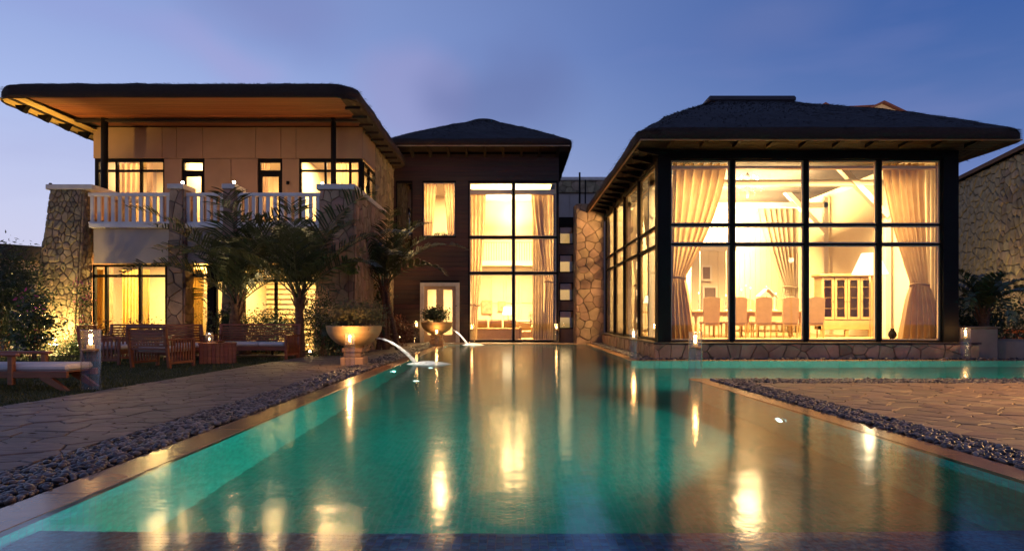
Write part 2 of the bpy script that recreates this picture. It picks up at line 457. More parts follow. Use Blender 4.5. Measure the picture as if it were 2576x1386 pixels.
# cells of a random stone mosaic in a W x H rectangle
def cells(W, H, cell, seed, jit=.32):
    r = random.Random(seed)
    P = []
    nx = max(1, round(W / cell)); ny = max(1, round(H / (cell * .87)))
    for j in range(-1, ny + 1):
        for i in range(-1, nx + 1):
            if 0 <= i < nx and 0 <= j < ny and r.random() < .14: continue
            P.append(((i + .5 + (.5 if j % 2 else 0) + r.uniform(-jit, jit)) * W / nx, (j + .5 + r.uniform(-jit, jit)) * H / ny))
    out = []
    for a, (px, py) in enumerate(P):
        poly = [(0, 0), (W, 0), (W, H), (0, H)]
        for b, (qx, qy) in enumerate(P):
            if a == b or abs(qx - px) > 2.6 * cell or abs(qy - py) > 2.6 * cell: continue
            mx, my = (px + qx) / 2, (py + qy) / 2; nx_, ny_ = qx - px, qy - py
            new = []
            for i in range(len(poly)):
                p, q = poly[i], poly[(i + 1) % len(poly)]
                dp = (p[0] - mx) * nx_ + (p[1] - my) * ny_; dq = (q[0] - mx) * nx_ + (q[1] - my) * ny_
                if dp <= 0: new.append(p)
                if dp * dq < 0:
                    t = dp / (dp - dq); new.append((p[0] + (q[0] - p[0]) * t, p[1] + (q[1] - p[1]) * t))
            poly = new
            if len(poly) < 3: break
        if len(poly) >= 3:
            A = 0
            for i in range(len(poly)):
                p, q = poly[i], poly[(i + 1) % len(poly)]; A += p[0] * q[1] - q[0] * p[1]
            if abs(A) / 2 > cell * cell * .08: out.append(poly)
    return out

def stones(parent, name, c00, c10, c11, c01, cell, m, seed=1, gap=.014, h=.03, maxn=300, flip=False, keep=None, jit=.32):
    c00, c10, c11, c01 = map(Vector, (c00, c10, c11, c01))
    W = max((c10 - c00).length, (c11 - c01).length); H = max((c01 - c00).length, (c11 - c10).length)
    n = (c10 - c00).cross(c01 - c00).normalized()
    if flip: n = -n
    def mp(p):
        u, v = p[0] / W, p[1] / H
        return (c00 * (1 - u) + c10 * u) * (1 - v) + (c01 * (1 - u) + c11 * u) * v
    r = random.Random(seed)
    polys = cells(W, H, cell, seed, jit)
    polys = [[mp(p) for p in q] for q in polys]
    if keep: polys = [q for q in polys if keep(sum(q, Vector()) / len(q))]
    C = Vector((0, 0, 1.1))
    polys.sort(key=lambda q: (sum(q, Vector()) / len(q) - C).length)
    rest = MB()
    for i, q in enumerate(polys):
        c = sum(q, Vector()) / len(q)
        hh = h * r.uniform(.6, 1.25)
        def ring(d, z): return [p + (c - p).normalized() * min(d, (c - p).length * .8) + n * z for p in q]
        # chamfered, slightly rounded stone
        a = ring(gap * .5, -.004); b = ring(gap * .6, hh * .6); t = ring(gap * .6 + hh * .45, hh)
        k = len(q)
        mbx = rest if i >= maxn else MB()
        vs = a + b + t + [c + n * hh * r.uniform(1.0, 1.25)]
        fs = [(j, (j + 1) % k, k + (j + 1) % k, k + j) for j in range(k)] + [(k + j, k + (j + 1) % k, 2 * k + (j + 1) % k, 2 * k + j) for j in range(k)] + [(2 * k + j, 2 * k + (j + 1) % k, 3 * k) for j in range(k)]
        if flip: fs = [f[::-1] for f in fs]
        mbx.add(vs, fs)
        if i < maxn: mbx.build(name, m, parent)
    if rest.v: rest.build(name + '_fill', m, parent, kind='stuff')

def grid_wall(mb, a0, a1, z0, z1, d0, d1, holes, axis='x'):
    xs = sorted({a0, a1, *[h[0] for h in holes], *[h[1] for h in holes]}); zs = sorted({z0, z1, *[h[2] for h in holes], *[h[3] for h in holes]})
    xs = [x for x in xs if a0 <= x <= a1]; zs = [z for z in zs if z0 <= z <= z1]
    for i in range(len(xs) - 1):
        run = None
        for j in range(len(zs) - 1):
            cx, cz = (xs[i] + xs[i + 1]) / 2, (zs[j] + zs[j + 1]) / 2
            solid = not any(h[0] < cx < h[1] and h[2] < cz < h[3] for h in holes)
            if solid:
                run = [zs[j], zs[j + 1]] if run is None else [run[0], zs[j + 1]]
            if (not solid or j == len(zs) - 2) and run:
                if axis == 'x': mb.box(xs[i], xs[i + 1], d0, d1, *run)
                else: mb.box(d0, d1, xs[i], xs[i + 1], *run)
                run = None
    return mb

def window(parent, a0, a1, z0, z1, d, vb=(), hb=(), fw=.06, bw=.05, dep=.10, m=None, axis='x', sign=1, liner=True, glass=None, name='window', lm=None):
    m = m or M_BLACK
    def bx(mb, p0, p1, q0, q1, r0, r1):
        # q: depth offsets inward from the outer plane
        e0, e1 = d + sign * q0, d + sign * q1
        if e0 > e1: e0, e1 = e1, e0
        return mb.box(p0, p1, e0, e1, r0, r1) if axis == 'x' else mb.box(e0, e1, p0, p1, r0, r1)
    mb = MB()
    bx(mb, a0, a0 + fw, 0, dep, z0, z1); bx(mb, a1 - fw, a1, 0, dep, z0, z1)
    bx(mb, a0 + fw, a1 - fw, 0, dep, z0, z0 + fw); bx(mb, a0 + fw, a1 - fw, 0, dep, z1 - fw, z1)
    w = mb.build(name, m, parent)
    av = [a0 + fw] + list(vb) + [a1 - fw]
    for x in vb: bx(MB(), x - bw / 2, x + bw / 2, .004, dep - .006, z0 + fw, z1 - fw).build('mullion', m, w)
    zz = [z0 + fw] + list(hb) + [z1 - fw]
    for i in range(len(av) - 1):
        l = av[i] + (bw / 2 if i else 0); r_ = av[i + 1] - (bw / 2 if i < len(av) - 2 else 0)
        for z in hb: bx(MB(), l, r_, .012, dep - .012, z - bw / 2, z + bw / 2).build('transom', m, w)
        for j in range(len(zz) - 1):
            b = zz[j] + (bw / 2 if j else 0); t = zz[j + 1] - (bw / 2 if j < len(zz) - 2 else 0)
            bx(MB(), l, r_, .045, .055, b, t).build('pane', glass or M_GLASS, w)
            if liner:
                q = .035; mbl = MB()
                bx(mbl, l, l + q, .06, .12, b, t); bx(mbl, r_ - q, r_, .06, .12, b, t)
                bx(mbl, l + q, r_ - q, .06, .12, b, b + q); bx(mbl, l + q, r_ - q, .06, .12, t - q, t)
                mbl.build('inner_frame', lm or M_PEACH, w)
    return w
# ================================================================= SETTING
PL, PR2 = -2.62, 2.98         # pool edges
PR = 3.45
Y0, YA, YB, YE = 1.6, 12.05, 17.0, 27.2  # near end, arm near/far edge, far end
XA = 24.0                               # arm runs out to here
def prx(y): return 3.607 - .0395 * y     # the terrace side edge runs slightly askew
def pool_hole(z):  # rectangles that tile the plan of the water
    return [(PL, 3.0, Y0, YA), (PL, XA, YA, YB), (PL, PR2, YB, YE)]
def plan_sheet(mb, x0, x1, y0, y1, z0, z1, holes):
    # grid_wall in plan: a = x, 'z' = y, depth = z
    xs = sorted({x0, x1, *[v for h in holes for v in h[:2] if x0 < v < x1]}); ys = sorted({y0, y1, *[v for h in holes for v in h[2:] if y0 < v < y1]})
    for i in range(len(xs) - 1):
        for j in range(len(ys) - 1):
            cx, cy_ = (xs[i] + xs[i + 1]) / 2, (ys[j] + ys[j + 1]) / 2
            if not any(h[0] < cx < h[1] and h[2] < cy_ < h[3] for h in holes):
                mb.add([(xs[i], ys[j], z1), (xs[i + 1], ys[j], z1), (xs[i + 1], ys[j + 1], z1), (xs[i], ys[j + 1], z1)], [(0, 1, 2, 3)])
    return mb
HOLES = pool_hole(0)
gm = plan_sheet(MB(), -500, 500, -60, 900, 0, -.03, [(PL, 4.0, Y0, YA)] + HOLES[1:])
gm.add([(prx(Y0), Y0, -.03), (4.0, Y0, -.03), (4.0, YA, -.03), (prx(YA), YA, -.03)], [(0, 1, 2, 3)])
gm.build('ground', M_SOIL, kind='structure')
# lawn with blades
LAWN = (-26.0, -6.15, 5.0, 18.3)
lw = MB().box(LAWN[0], LAWN[1], LAWN[2], LAWN[3], -.029, .0); lw.build('lawn', M_TURF, kind='structure')
def path_edge(y): return -6.18 + (y - 8) * .052     # the lawn side edge of the long path
rng = np.random.default_rng(3)
def blades(n, x0, x1, y0, y1, hh, keep):
    x = rng.uniform(x0, x1, n); y = y0 + (y1 - y0) * rng.uniform(0, 1, n) ** 1.3
    k = keep(x, y); x, y = x[k], y[k]; n = len(x)
    h = hh * rng.uniform(.5, 1.2, n); a = rng.uniform(0, 6.28, n); w = .006 + .004 * rng.random(n); bx_, by_ = rng.normal(0, .4, n) * h, rng.normal(0, .4, n) * h
    v = np.zeros((n, 3, 3)); v[:, 0] = np.c_[x - w * np.cos(a), y - w * np.sin(a), np.zeros(n)]; v[:, 1] = np.c_[x + w * np.cos(a), y + w * np.sin(a), np.zeros(n)]; v[:, 2] = np.c_[x + bx_, y + by_, h]
    me = bpy.data.meshes.new('grass'); me.vertices.add(3 * n); me.vertices.foreach_set('co', v.reshape(-1)); me.loops.add(3 * n); me.loops.foreach_set('vertex_index', np.arange(3 * n))
    me.polygons.add(n); me.polygons.foreach_set('loop_start', np.arange(0, 3 * n, 3)); me.update(); me.materials.append(M_GRASS)
    o = bpy.data.objects.new('grass', me); col.objects.link(o); o['kind'] = 'stuff'; o['label'] = 'short mown lawn grass'; o['category'] = 'grass'
blades(90000, -17, -5.6, 7.2, 18.3, .045, lambda x, y: (x < path_edge(y)) & (x > -.80 * y - 1.2))

# long flagstone path beside the pool
def slab(name, pts, z0, z1, m):
    return MB().poly([(x, y, z0) for x, y in pts], (0, 0, z1 - z0)).build(name, m, kind='structure')
path = slab('path', [(path_edge(2.5), 2.5), (-3.55, 2.5), (-3.55, 28.4), (path_edge(28.4), 28.4)], -.03, .006, M_PAVEBED)
stones(path, 'flagstone', (path_edge(4.2), 4.2, .006), (-3.57, 4.2, .006), (-3.57, 28.3, .006), (path_edge(28.3), 28.3, .006), .31, M_FLAG, 11, gap=.012, h=.016, maxn=300)
tx = lambda y: prx(y) + .74
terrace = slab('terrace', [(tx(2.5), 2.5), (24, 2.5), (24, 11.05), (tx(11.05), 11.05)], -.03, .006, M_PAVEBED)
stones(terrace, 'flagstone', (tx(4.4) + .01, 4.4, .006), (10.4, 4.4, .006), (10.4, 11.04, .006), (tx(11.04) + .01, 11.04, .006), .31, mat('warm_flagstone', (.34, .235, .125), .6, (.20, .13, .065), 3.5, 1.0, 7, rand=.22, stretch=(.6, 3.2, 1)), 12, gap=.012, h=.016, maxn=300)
strip = slab('garden_path', [(-26, 18.4), (-5.9, 18.4), (-5.9, 19.2), (-26, 19.2)], -.03, .035, M_PAVEBED)
stones(strip, 'paver', (-17, 18.42, .035), (-5.9, 18.42, .035), (-5.9, 19.18, .035), (-17, 19.18, .035), .42, M_FLAG, 13, gap=.016, h=.014)
apron = slab('house_apron', [(-5.0, 27.65), (3.0, 27.65), (3.0, 28.5), (-5.0, 28.5)], -.03, .012, M_PAVEBED)
stones(apron, 'paver', (-3.5, 27.68, .012), (2.9, 27.68, .012), (2.9, 28.45, .012), (-3.5, 28.45, .012), .45, M_FLAG, 14, gap=.016, h=.014)

# coping: long flush stones, each one its own piece, wet
cop = MB().box(PL - .33, PL, Y0, YE + .3, -.10, -.012).poly([(prx(Y0), Y0, -.10), (prx(Y0) + .27, Y0, -.10), (prx(YA) + .27, YA - .27, -.10), (prx(YA), YA, -.10)], (0, 0, .088)).box(prx(YA) + .27, XA, YA - .27, YA, -.10, -.012).box(PR2, PR2 + .25, YB + .25, YE + .3, -.10, -.012).box(PR2, XA, YB, YB + .25, -.10, -.012).box(PL, PR2, YE, YE + .3, -.10, -.012)
cop = cop.build('pool_coping', M_COPING, kind='structure')
def coping_run(x0, x1, y0, y1, axis, l=1.2):
    t = y0 if axis == 'y' else x0; e = y1 if axis == 'y' else x1
    while t < e - .1:
        u = min(t + l, e)
        if axis == 'y': MB().bbox(x0, x1, t + .002, u - .002, -.012, .003, .004).build('coping_slab', M_COPING, cop)
        else: MB().bbox(t + .002, u - .002, y0, y1, -.012, .003, .004).build('coping_slab', M_COPING, cop)
        t = u
coping_run(PL - .32, PL, 3.0, YE, 'y')
y = 3.0
while y < YA - .3:
    e = min(y + 1.2, YA - .27)
    MB().poly([(prx(y) + .001, y + .002, -.012), (prx(y) + .26, y + .002, -.012), (prx(e) + .26, e - .002, -.012), (prx(e) + .001, e - .002, -.012)], (0, 0, .015)).build('coping_slab', M_COPING, cop)
    y = e
coping_run(prx(YA), 13.5, YA - .265, YA, 'x')
coping_run(PR2, 13.5, YB, YB + .24, 'x')
coping_run(PR2, PR2 + .24, YB + .25, YE, 'y')
coping_run(PL - .32, PR2 + .24, YE + .001, YE + .28, 'x')

# pool basin: walls and stepped floor
pb = MB()
def floor_z(y): return -1.45 if y < 4 else (-1.45 - .12 * (y - 4) if y < 11 else -2.29)
D_ = -2.6
def vwall(p, q):  # vertical wall below an edge
    return pb.add([(p[0], p[1], D_), (q[0], q[1], D_), (q[0], q[1], -.012), (p[0], p[1], -.012)], [(0, 1, 2, 3)])
pts = [(PL, Y0), (prx(Y0), Y0), (prx(YA), YA), (XA, YA), (XA, YB), (PR2, YB), (PR2, YE), (PL, YE)]
for i in range(len(pts)): vwall(pts[i], pts[(i + 1) % len(pts)])
basin = pb.build('pool_basin', M_MOSAIC, kind='structure')
pf = MB()
ys = [Y0, 4, 11, YA, 17.0, YE]
for i in range(5):
    x1 = XA if i == 3 else (3.6 if ys[i] < 12 else PR2)
    pf.add([(PL, ys[i], floor_z(ys[i])), (x1, ys[i], floor_z(ys[i])), (x1, ys[i + 1], floor_z(ys[i + 1])), (PL, ys[i + 1], floor_z(ys[i + 1]))], [(0, 1, 2, 3)])
pf.build('pool_floor', M_FLOORMOS, basin)
# raised ledge at the near end, in small blue glazed tiles
LZ, LY = -.30, 3.74
MB().box(PL, 3.6, Y0, LY, -1.5, LZ).build('entry_ledge', M_NAVYJ, basin)
ts = .046
tile_me = MB().bbox(-ts / 2 + .0018, ts / 2 - .0018, -ts / 2 + .0018, ts / 2 - .0018, 0, .006, .0015).mesh('tile', M_NAVY)
spots = [(PL + ts * (i + .5), LY - ts * (j + .5)) for j in range(16) for i in range(int((PR - PL) / ts))]
spots.sort(key=lambda p: abs(p[0] - .2) + 3 * abs(p[1] - 3.62))
for x, y in spots[:300]: share('tile', tile_me, (x, y, LZ + .0005), basin)
rest = MB(); base = [tuple(v.co) for v in tile_me.vertices]; bf = [tuple(p.vertices) for p in tile_me.polygons]
for x, y in spots[300:]:
    rest.add([(a + x, b + y, c + LZ + .0005) for a, b, c in base], bf)
rest.build('ledge_mosaic', mat('blue_glazed_mosaic', (.06, .30, .56), .22, (.025, .13, .28), 32, detail=1), basin, kind='stuff')

# water
def water_mat():
    m = bpy.data.materials.new('water'); m.use_nodes = True
    t = m.node_tree; t.nodes.clear()
    tcx = t.nodes.new('ShaderNodeTexCoord')
    mp = t.nodes.new('ShaderNodeMapping'); mp.inputs['Scale'].default_value = (1, 1, 1); t.links.new(tcx.outputs['Object'], mp.inputs[0])
    n1 = t.nodes.new('ShaderNodeTexNoise'); n1.inputs['Scale'].default_value = 2.2; n1.inputs['Detail'].default_value = 2
    n2 = t.nodes.new('ShaderNodeTexNoise'); n2.inputs['Scale'].default_value = 26; n2.inputs['Detail'].default_value = 2
    t.links.new(mp.outputs[0], n1.inputs['Vector']); t.links.new(mp.outputs[0], n2.inputs['Vector'])
    b1 = t.nodes.new('ShaderNodeBump'); b1.inputs['Strength'].default_value = .14; b1.inputs['Distance'].default_value = .03
    b2 = t.nodes.new('ShaderNodeBump'); b2.inputs['Strength'].default_value = .06; b2.inputs['Distance'].default_value = .01
    t.links.new(n1.outputs[0], b1.inputs['Height']); t.links.new(n2.outputs[0], b2.inputs['Height']); t.links.new(b1.outputs[0], b2.inputs['Normal'])
    fr = t.nodes.new('ShaderNodeFresnel'); fr.inputs[0].default_value = 2.0; t.links.new(b2.outputs[0], fr.inputs['Normal'])
    gl = t.nodes.new('ShaderNodeBsdfGlossy'); gl.inputs['Roughness'].default_value = .13; gl.distribution = 'GGX'
    rf = t.nodes.new('ShaderNodeBsdfRefraction'); rf.inputs['IOR'].default_value = 1.33; rf.inputs['Roughness'].default_value = .045; rf.inputs['Color'].default_value = (.62, .97, .90, 1)
    t.links.new(b2.outputs[0], gl.inputs['Normal']); t.links.new(b2.outputs[0], rf.inputs['Normal'])
    ms = t.nodes.new('ShaderNodeMixShader'); t.links.new(fr.outputs[0], ms.inputs[0]); t.links.new(rf.outputs[0], ms.inputs[1]); t.links.new(gl.outputs[0], ms.inputs[2])
    o = t.nodes.new('ShaderNodeOutputMaterial'); t.links.new(ms.outputs[0], o.inputs[0])
    return m
M_WATER = water_mat()
wm = MB()
wm.add([(PL, Y0, 0), (prx(Y0), Y0, 0), (prx(YA), YA, 0), (PL, YA, 0)], [(0, 1, 2, 3)])
for x0, x1, y0, y1 in HOLES[1:]: wm.add([(x0, y0, 0), (x1, y0, 0), (x1, y1, 0), (x0, y1, 0)], [(0, 1, 2, 3)])
wm.build('pool_water', M_WATER, kind='structure')

# pebbles
def ico(sub):
    import bmesh
    bm = bmesh.new(); bmesh.ops.create_icosphere(bm, subdivisions=sub, radius=1)
    v = np.array([p.co[:] for p in bm.verts]); f = np.array([[q.index for q in p.verts] for p in bm.faces]); bm.free(); return v, f
ICO = {1: ico(1), 2: ico(2)}
def pebbles(label, x0, x1, y0, y1, size, sub, seed, dens=1.0, keep=None):
    r = np.random.default_rng(seed); V, F = ICO[sub]
    n = int((x1 - x0) * (y1 - y0) / (size * size * .55) * dens)
    x = r.uniform(x0 + size * .4, x1 - size * .4, n); y = r.uniform(y0, y1, n)
    if keep is not None:
        k = keep(x, y); x, y = x[k], y[k]; n = len(x)
    s = size * r.uniform(.38, .72, n)
    sc = np.c_[s * r.uniform(.9, 1.35, n), s * r.uniform(.65, .95, n), s * r.uniform(.45, .7, n)]
    a = r.uniform(0, 6.28, n); z = r.uniform(-.01, size * .42, n)
    P = V[None] * sc[:, None]
    P = P * (1 + .10 * np.sin(V[None, :, 0] * 2 + a[:, None] * 3)[:, :, None])
    tilt = r.normal(0, .35, n); cz = np.cos(tilt)[:, None]; szn = np.sin(tilt)[:, None]
    px = P[:, :, 0] * cz - P[:, :, 2] * szn; pz = P[:, :, 0] * szn + P[:, :, 2] * cz; py = P[:, :, 1]
    c, s_ = np.cos(a)[:, None], np.sin(a)[:, None]
    W = np.stack([px * c - py * s_ + x[:, None], px * s_ + py * c + y[:, None], pz + z[:, None]], 2).reshape(-1, 3)
    T = (F[None] + (np.arange(n) * len(V))[:, None, None]).reshape(-1)
    me = bpy.data.meshes.new('pebbles'); me.vertices.add(len(W)); me.vertices.foreach_set('co', W.reshape(-1)); nf = len(T) // 3
    me.loops.add(len(T)); me.loops.foreach_set('vertex_index', T); me.polygons.add(nf); me.polygons.foreach_set('loop_start', np.arange(0, 3 * nf, 3))
    me.polygons.foreach_set('use_smooth', np.ones(nf, bool)); me.update()
    # every pebble carries its own tone
    at = me.attributes.new('tone', 'FLOAT', 'POINT'); at.data.foreach_set('value', np.repeat(r.uniform(0, 1, n), len(V)).astype(np.float32))
    me.materials.append(M_PEB2)
    o = bpy.data.objects.new('pebbles', me); col.objects.link(o); o['kind'] = 'stuff'; o['label'] = label; o['category'] = 'pebbles'
    return n
m = bpy.data.materials.new('river_pebble'); m.use_nodes = True; M_PEB2 = m
t = m.node_tree; b = t.nodes['Principled BSDF']; b.inputs['Roughness'].default_value = .38
an = t.nodes.new('ShaderNodeAttribute'); an.attribute_name = 'tone'
rp = ramp(t, [(0, (.022, .019, .021, 1)), (.35, (.06, .048, .048, 1)), (.7, (.10, .068, .055, 1)), (1, (.20, .165, .145, 1))])
t.links.new(an.outputs['Fac'], rp.inputs[0]); t.links.new(rp.outputs[0], b.inputs['Base Color'])
pebbles('dark river pebbles in the strip beside the long path', -3.56, PL - .33, 4.0, 10.5, .052, 2, 1)
pebbles('dark river pebbles further along the same strip', -3.56, PL - .33, 10.5, 28.0, .075, 1, 2, 1.1)
pebbles('pale lit pebbles bordering the flagstone terrace', 3.4, 4.3, 4.0, 8.5, .050, 2, 3, keep=lambda x, y: (x > prx(y) + .29) & (x < tx(y) - .02))
pebbles('pebbles near the terrace corner', 3.2, 4.2, 8.5, YA - .28, .06, 1, 4, 1.2, keep=lambda x, y: (x > prx(y) + .29) & ((x < tx(y) - .02) | (y > 11.07)))
pebbles('narrow pebble border between terrace and side pool', 4.2, 13.5, 11.07, YA - .28, .065, 1, 5, 1.2)
pebbles('pebbles at the foot of the dining pavilion plinth', PR2 + .25, 13.5, YB + .25, 17.42, .08, 1, 6, 1.1)
pebbles('pebbles along the side of the pavilion plinth', PR2 + .25, 3.64, 17.42, YE + .3, .08, 1, 7, 1.1)

# ---- pool lights under water
pl_n = 0
def pool_lamp(label, x, y, z, nx, ny, power, spot=120, vis=True, aim=None, spread=None):
    # a round lens in a steel ring on the pool wall
    t_ = thing('pool_light', label, 'pool light', (x, y, z), 0, 'underwater lights of the pool')
    ang = math.atan2(nx, -ny)     # lens faces -y locally, turned to the normal
    ring = MB().lathe([(.105, 0), (.13, 0), (.13, .03), (.105, .03), (.105, 0)], 20)
    lens = MB().lathe([(.0005, .0), (.06, .004), (.10, .012)][::-1], 20)
    for mbx, nm, mt in ((ring, 'ring', mat('steel', (.6, .6, .6), .25, metal=1)), (lens, 'lens', E_POOL)):
        vs = [(a, -c - .002, b) for a, b, c in mbx.v]
        q = MB(); q.v = vs; q.f = mbx.f
        o = q.build(nm, mt); o.parent = t_
    t_.rotation_euler = (0, 0, ang)
    l = lamp('pool_light_beam', 'AREA', (x + nx * .08, y + ny * .08, z), power * .3, (.28, 1.0, .86), .16, aim or (x + nx, y + ny, z - .15))
    if spread: l.data.spread = R(spread)
pool_lamp('underwater light on the terrace side pool wall', prx(8.25) - .004, 8.25, -1.0, -1, 0, 1350, 112, aim=(PL, 9.2, -.40), spread=135)
pool_lamp('added underwater light with hidden lens on the step face of the entry ledge', -.2, LY + .004, -.9, 0, 1, 26, 150, aim=(-.6, 7.5, -1.5))  # added with its lens hidden, brightens the near pool floor
pool_lamp('underwater light on the path side wall below the big bowl', PL + .004, 14.4, -.7, 1, 0, 110, 150, aim=(-1, 14.9, -.3))
pool_lamp('underwater light across from the pavilion corner', 4.9, YA + .004, -.6, 0, 1, 750, 140, aim=(4.9, 17, -.15))
pool_lamp('underwater light across from the pavilion cabinet', 9.2, YA + .004, -.6, 0, 1, 900, 140, aim=(9.0, 17, -.15))
pool_lamp('underwater light deep at the far end below the small bowl', PL + .004, 25.6, -.7, 1, 0, 90, 150, aim=(-1, 26, -.2))
pool_lamp('added underwater light out of view brightening the blue tiled ledge', PL + .004, 2.3, -.16, 1, 0, 12, 160, aim=(.5, 3.4, -.3))  # added light with its lens out of view, brightens the ledge
ls = MB().box(-2.2, 3.2, Y0 + .001, Y0 + .03, -.20, -.16).build('added_light_strip', E_POOL, basin)  # added glowing strip below the view, goes with the ledge fill
lamp('ledge_fill_light', 'AREA', (.5, Y0 + .06, -.16), 75, (.16, .50, 1.0), 5.4, aim=(.5, 3.2, -.30), size_y=.05)  # added blue fill light for the ledge tiles
# ================================================================= BUILDINGS
def rrect(x0, x1, y0, y1, r, nc=6, ne=16):
    pts = []
    cs = [(x1 - r, y0 + r, -90), (x1 - r, y1 - r, 0), (x0 + r, y1 - r, 90), (x0 + r, y0 + r, 180)]
    prev = None
    for i, (cx, cy_, a) in enumerate(cs):
        arc = [(cx + r * math.cos(R(a + 90 * k / nc)), cy_ + r * math.sin(R(a + 90 * k / nc))) for k in range(nc + 1)]
        pts += arc
        nx = cs[(i + 1) % 4]; s = (nx[0] + r * math.cos(R(nx[2])), nx[1] + r * math.sin(R(nx[2])))
        e = arc[-1]
        for k in range(1, ne): pts.append((e[0] + (s[0] - e[0]) * k / ne, e[1] + (s[1] - e[1]) * k / ne))
    return pts
def thatch_roof(parent, ex, cap, zb, thick, zc, r=.7, cr=.3, bulge=.12, seed=1, steps=14, under=None, fringe=3500):
    rr_ = random.Random(seed)
    E = rrect(*ex, r); Cc = rrect(*cap, cr); n = len(E)
    Ei = rrect(ex[0] + .5, ex[1] - .5, ex[2] + .5, ex[3] - .5, max(r - .4, .1))
    Ei2 = rrect(ex[0] + .12, ex[1] - .12, ex[2] + .12, ex[3] - .12, r * .9)
    rings = [[(x, y, zb + .16) for x, y in Ei], [(x, y, zb + .03) for x, y in Ei2]]
    rings.append([(x + rr_.gauss(0, .006), y + rr_.gauss(0, .006), zb + rr_.uniform(-.012, .012)) for x, y in E])
    rings.append([(x, y, zb + thick * .5) for x, y in E])
    E2 = rrect(ex[0] + .05, ex[1] - .05, ex[2] + .05, ex[3] - .05, r)
    rings.append([(x + rr_.gauss(0, .012), y + rr_.gauss(0, .012), zb + thick * .88 + rr_.gauss(0, .012)) for x, y in E2])
    for i in range(steps + 1):
        t = i / steps
        zt = zb + thick + (zc - zb - thick) * t + bulge * math.sin(math.pi * min(1, t * 1.15)) * (1 - t * .5)
        s = .02 + .98 * t
        rings.append([(E2[k][0] * (1 - s) + Cc[k][0] * s, E2[k][1] * (1 - s) + Cc[k][1] * s, zt + rr_.gauss(0, .012)) for k in range(n)])
    mbx = MB(); vs = [p for g in rings for p in g]
    fs = [(i * n + k, (i + 1) * n + k, (i + 1) * n + (k + 1) % n, i * n + (k + 1) % n)[::-1] for i in range(len(rings) - 1) for k in range(n)]
    fs.append(tuple(range(n))[::-1]); fs.append(tuple((len(rings) - 1) * n + k for k in range(n)))
    mbx.add(vs, fs)
    roof = mbx.build('thatched_roof', M_THATCH, parent, smooth=True)
    # cut straw faces of the eave, a lighter brown band
    me = roof.data; me.materials.append(M_THATCHE)
    for p in me.polygons:
        zc_ = max(me.vertices[v].co.z for v in p.vertices) + roof_off(parent)
        if p.index < n * 4: p.material_index = 1
    # loose straws
    q = MB(); s_ = .012
    for _ in range(fringe):
        if rr_.random() < .35:
            k = rr_.randrange(n); a = rr_.random(); k2 = (k + 1) % n
            x = E[k][0] * (1 - a) + E[k2][0] * a; y = E[k][1] * (1 - a) + E[k2][1] * a
            z = zb + thick * rr_.uniform(0, .9); cx = (ex[0] + ex[1]) / 2; cy_ = (ex[2] + ex[3]) / 2
            d = Vector((x - min(max(x, ex[0] + r), ex[1] - r), y - min(max(y, ex[2] + r), ex[3] - r), 0))
            d = d.normalized() if d.length > .01 else Vector((0, -1, 0))
            l = rr_.uniform(.04, .10); p = Vector((x, y, z)) - d * .04; e = p + d * (l + .03) + Vector((0, 0, -l * rr_.uniform(.2, .8)))
        else:
            i = rr_.randrange(5, 5 + steps); k = rr_.randrange(n); k2 = (k + 1) % n; a, b = rr_.random(), rr_.random()
            g0, g1 = rings[i], rings[i + 1]
            lo = Vector(g0[k]) * (1 - a) + Vector(g0[k2]) * a; hi = Vector(g1[k]) * (1 - a) + Vector(g1[k2]) * a
            dd = (lo - hi).normalized(); p = hi.lerp(lo, b); e = p + dd * rr_.uniform(.10, .25) + Vector((rr_.gauss(0, .02), rr_.gauss(0, .02), rr_.uniform(.02, .05)))
        sd = (e - p).cross(Vector((0, 0, 1))).normalized() * s_
        q.add([p - sd, p + sd, e + Vector((0, 0, .004))], [(0, 1, 2)])
    q.build('straw', M_THATCH, roof, kind='stuff')
    return roof
def roof_off(p): return 0

def boards(parent, a0, a1, z0, z1, d, holes, bh, m, name='plank', dep=.02, axis='x', gap=.008):
    z = z0
    while z < z1 - .03:
        t = min(z + bh, z1)
        cuts = [(a0, a1)]
        for h in holes:
            if h[2] < t - .01 and h[3] > z + .01:
                new = []
                for a, b in cuts:
                    if h[0] >= b or h[1] <= a: new.append((a, b)); continue
                    if h[0] > a: new.append((a, h[0]))
                    if h[1] < b: new.append((h[1], b))
                cuts = new
        for a, b in cuts:
            if b - a < .03: continue
            if axis == 'x': MB().bbox(a, b, d - dep, d, z + gap / 2, t - gap / 2, .005).build(name, m, parent)
            else: MB().bbox(d - dep, d, a, b, z + gap / 2, t - gap / 2, .005).build(name, m, parent)
        z = t
def room(parent, x0, x1, y0, y1, z0, z1, front=True, wall=None, ceil=None, floor=None, open_left=False, left=True, right=True, t=.06):
    wall = wall or M_CREAM
    MB().box(x0, x1, y0, y1, z0 - .05, z0).build('floor', floor or M_FLOOR, parent)
    MB().box(x0, x1, y0, y1, z1, z1 + .05).build('ceiling', ceil or M_CEIL, parent)
    MB().box(x0 - t, x1 + t, y1, y1 + t, z0 - .05, z1 + .05).build('back_wall', wall, parent)
    if left: MB().box(x0 - t, x0, y0, y1, z0 - .05, z1 + .05).build('side_wall', wall, parent)
    if right: MB().box(x1, x1 + t, y0, y1, z0 - .05, z1 + .05).build('side_wall', wall, parent)

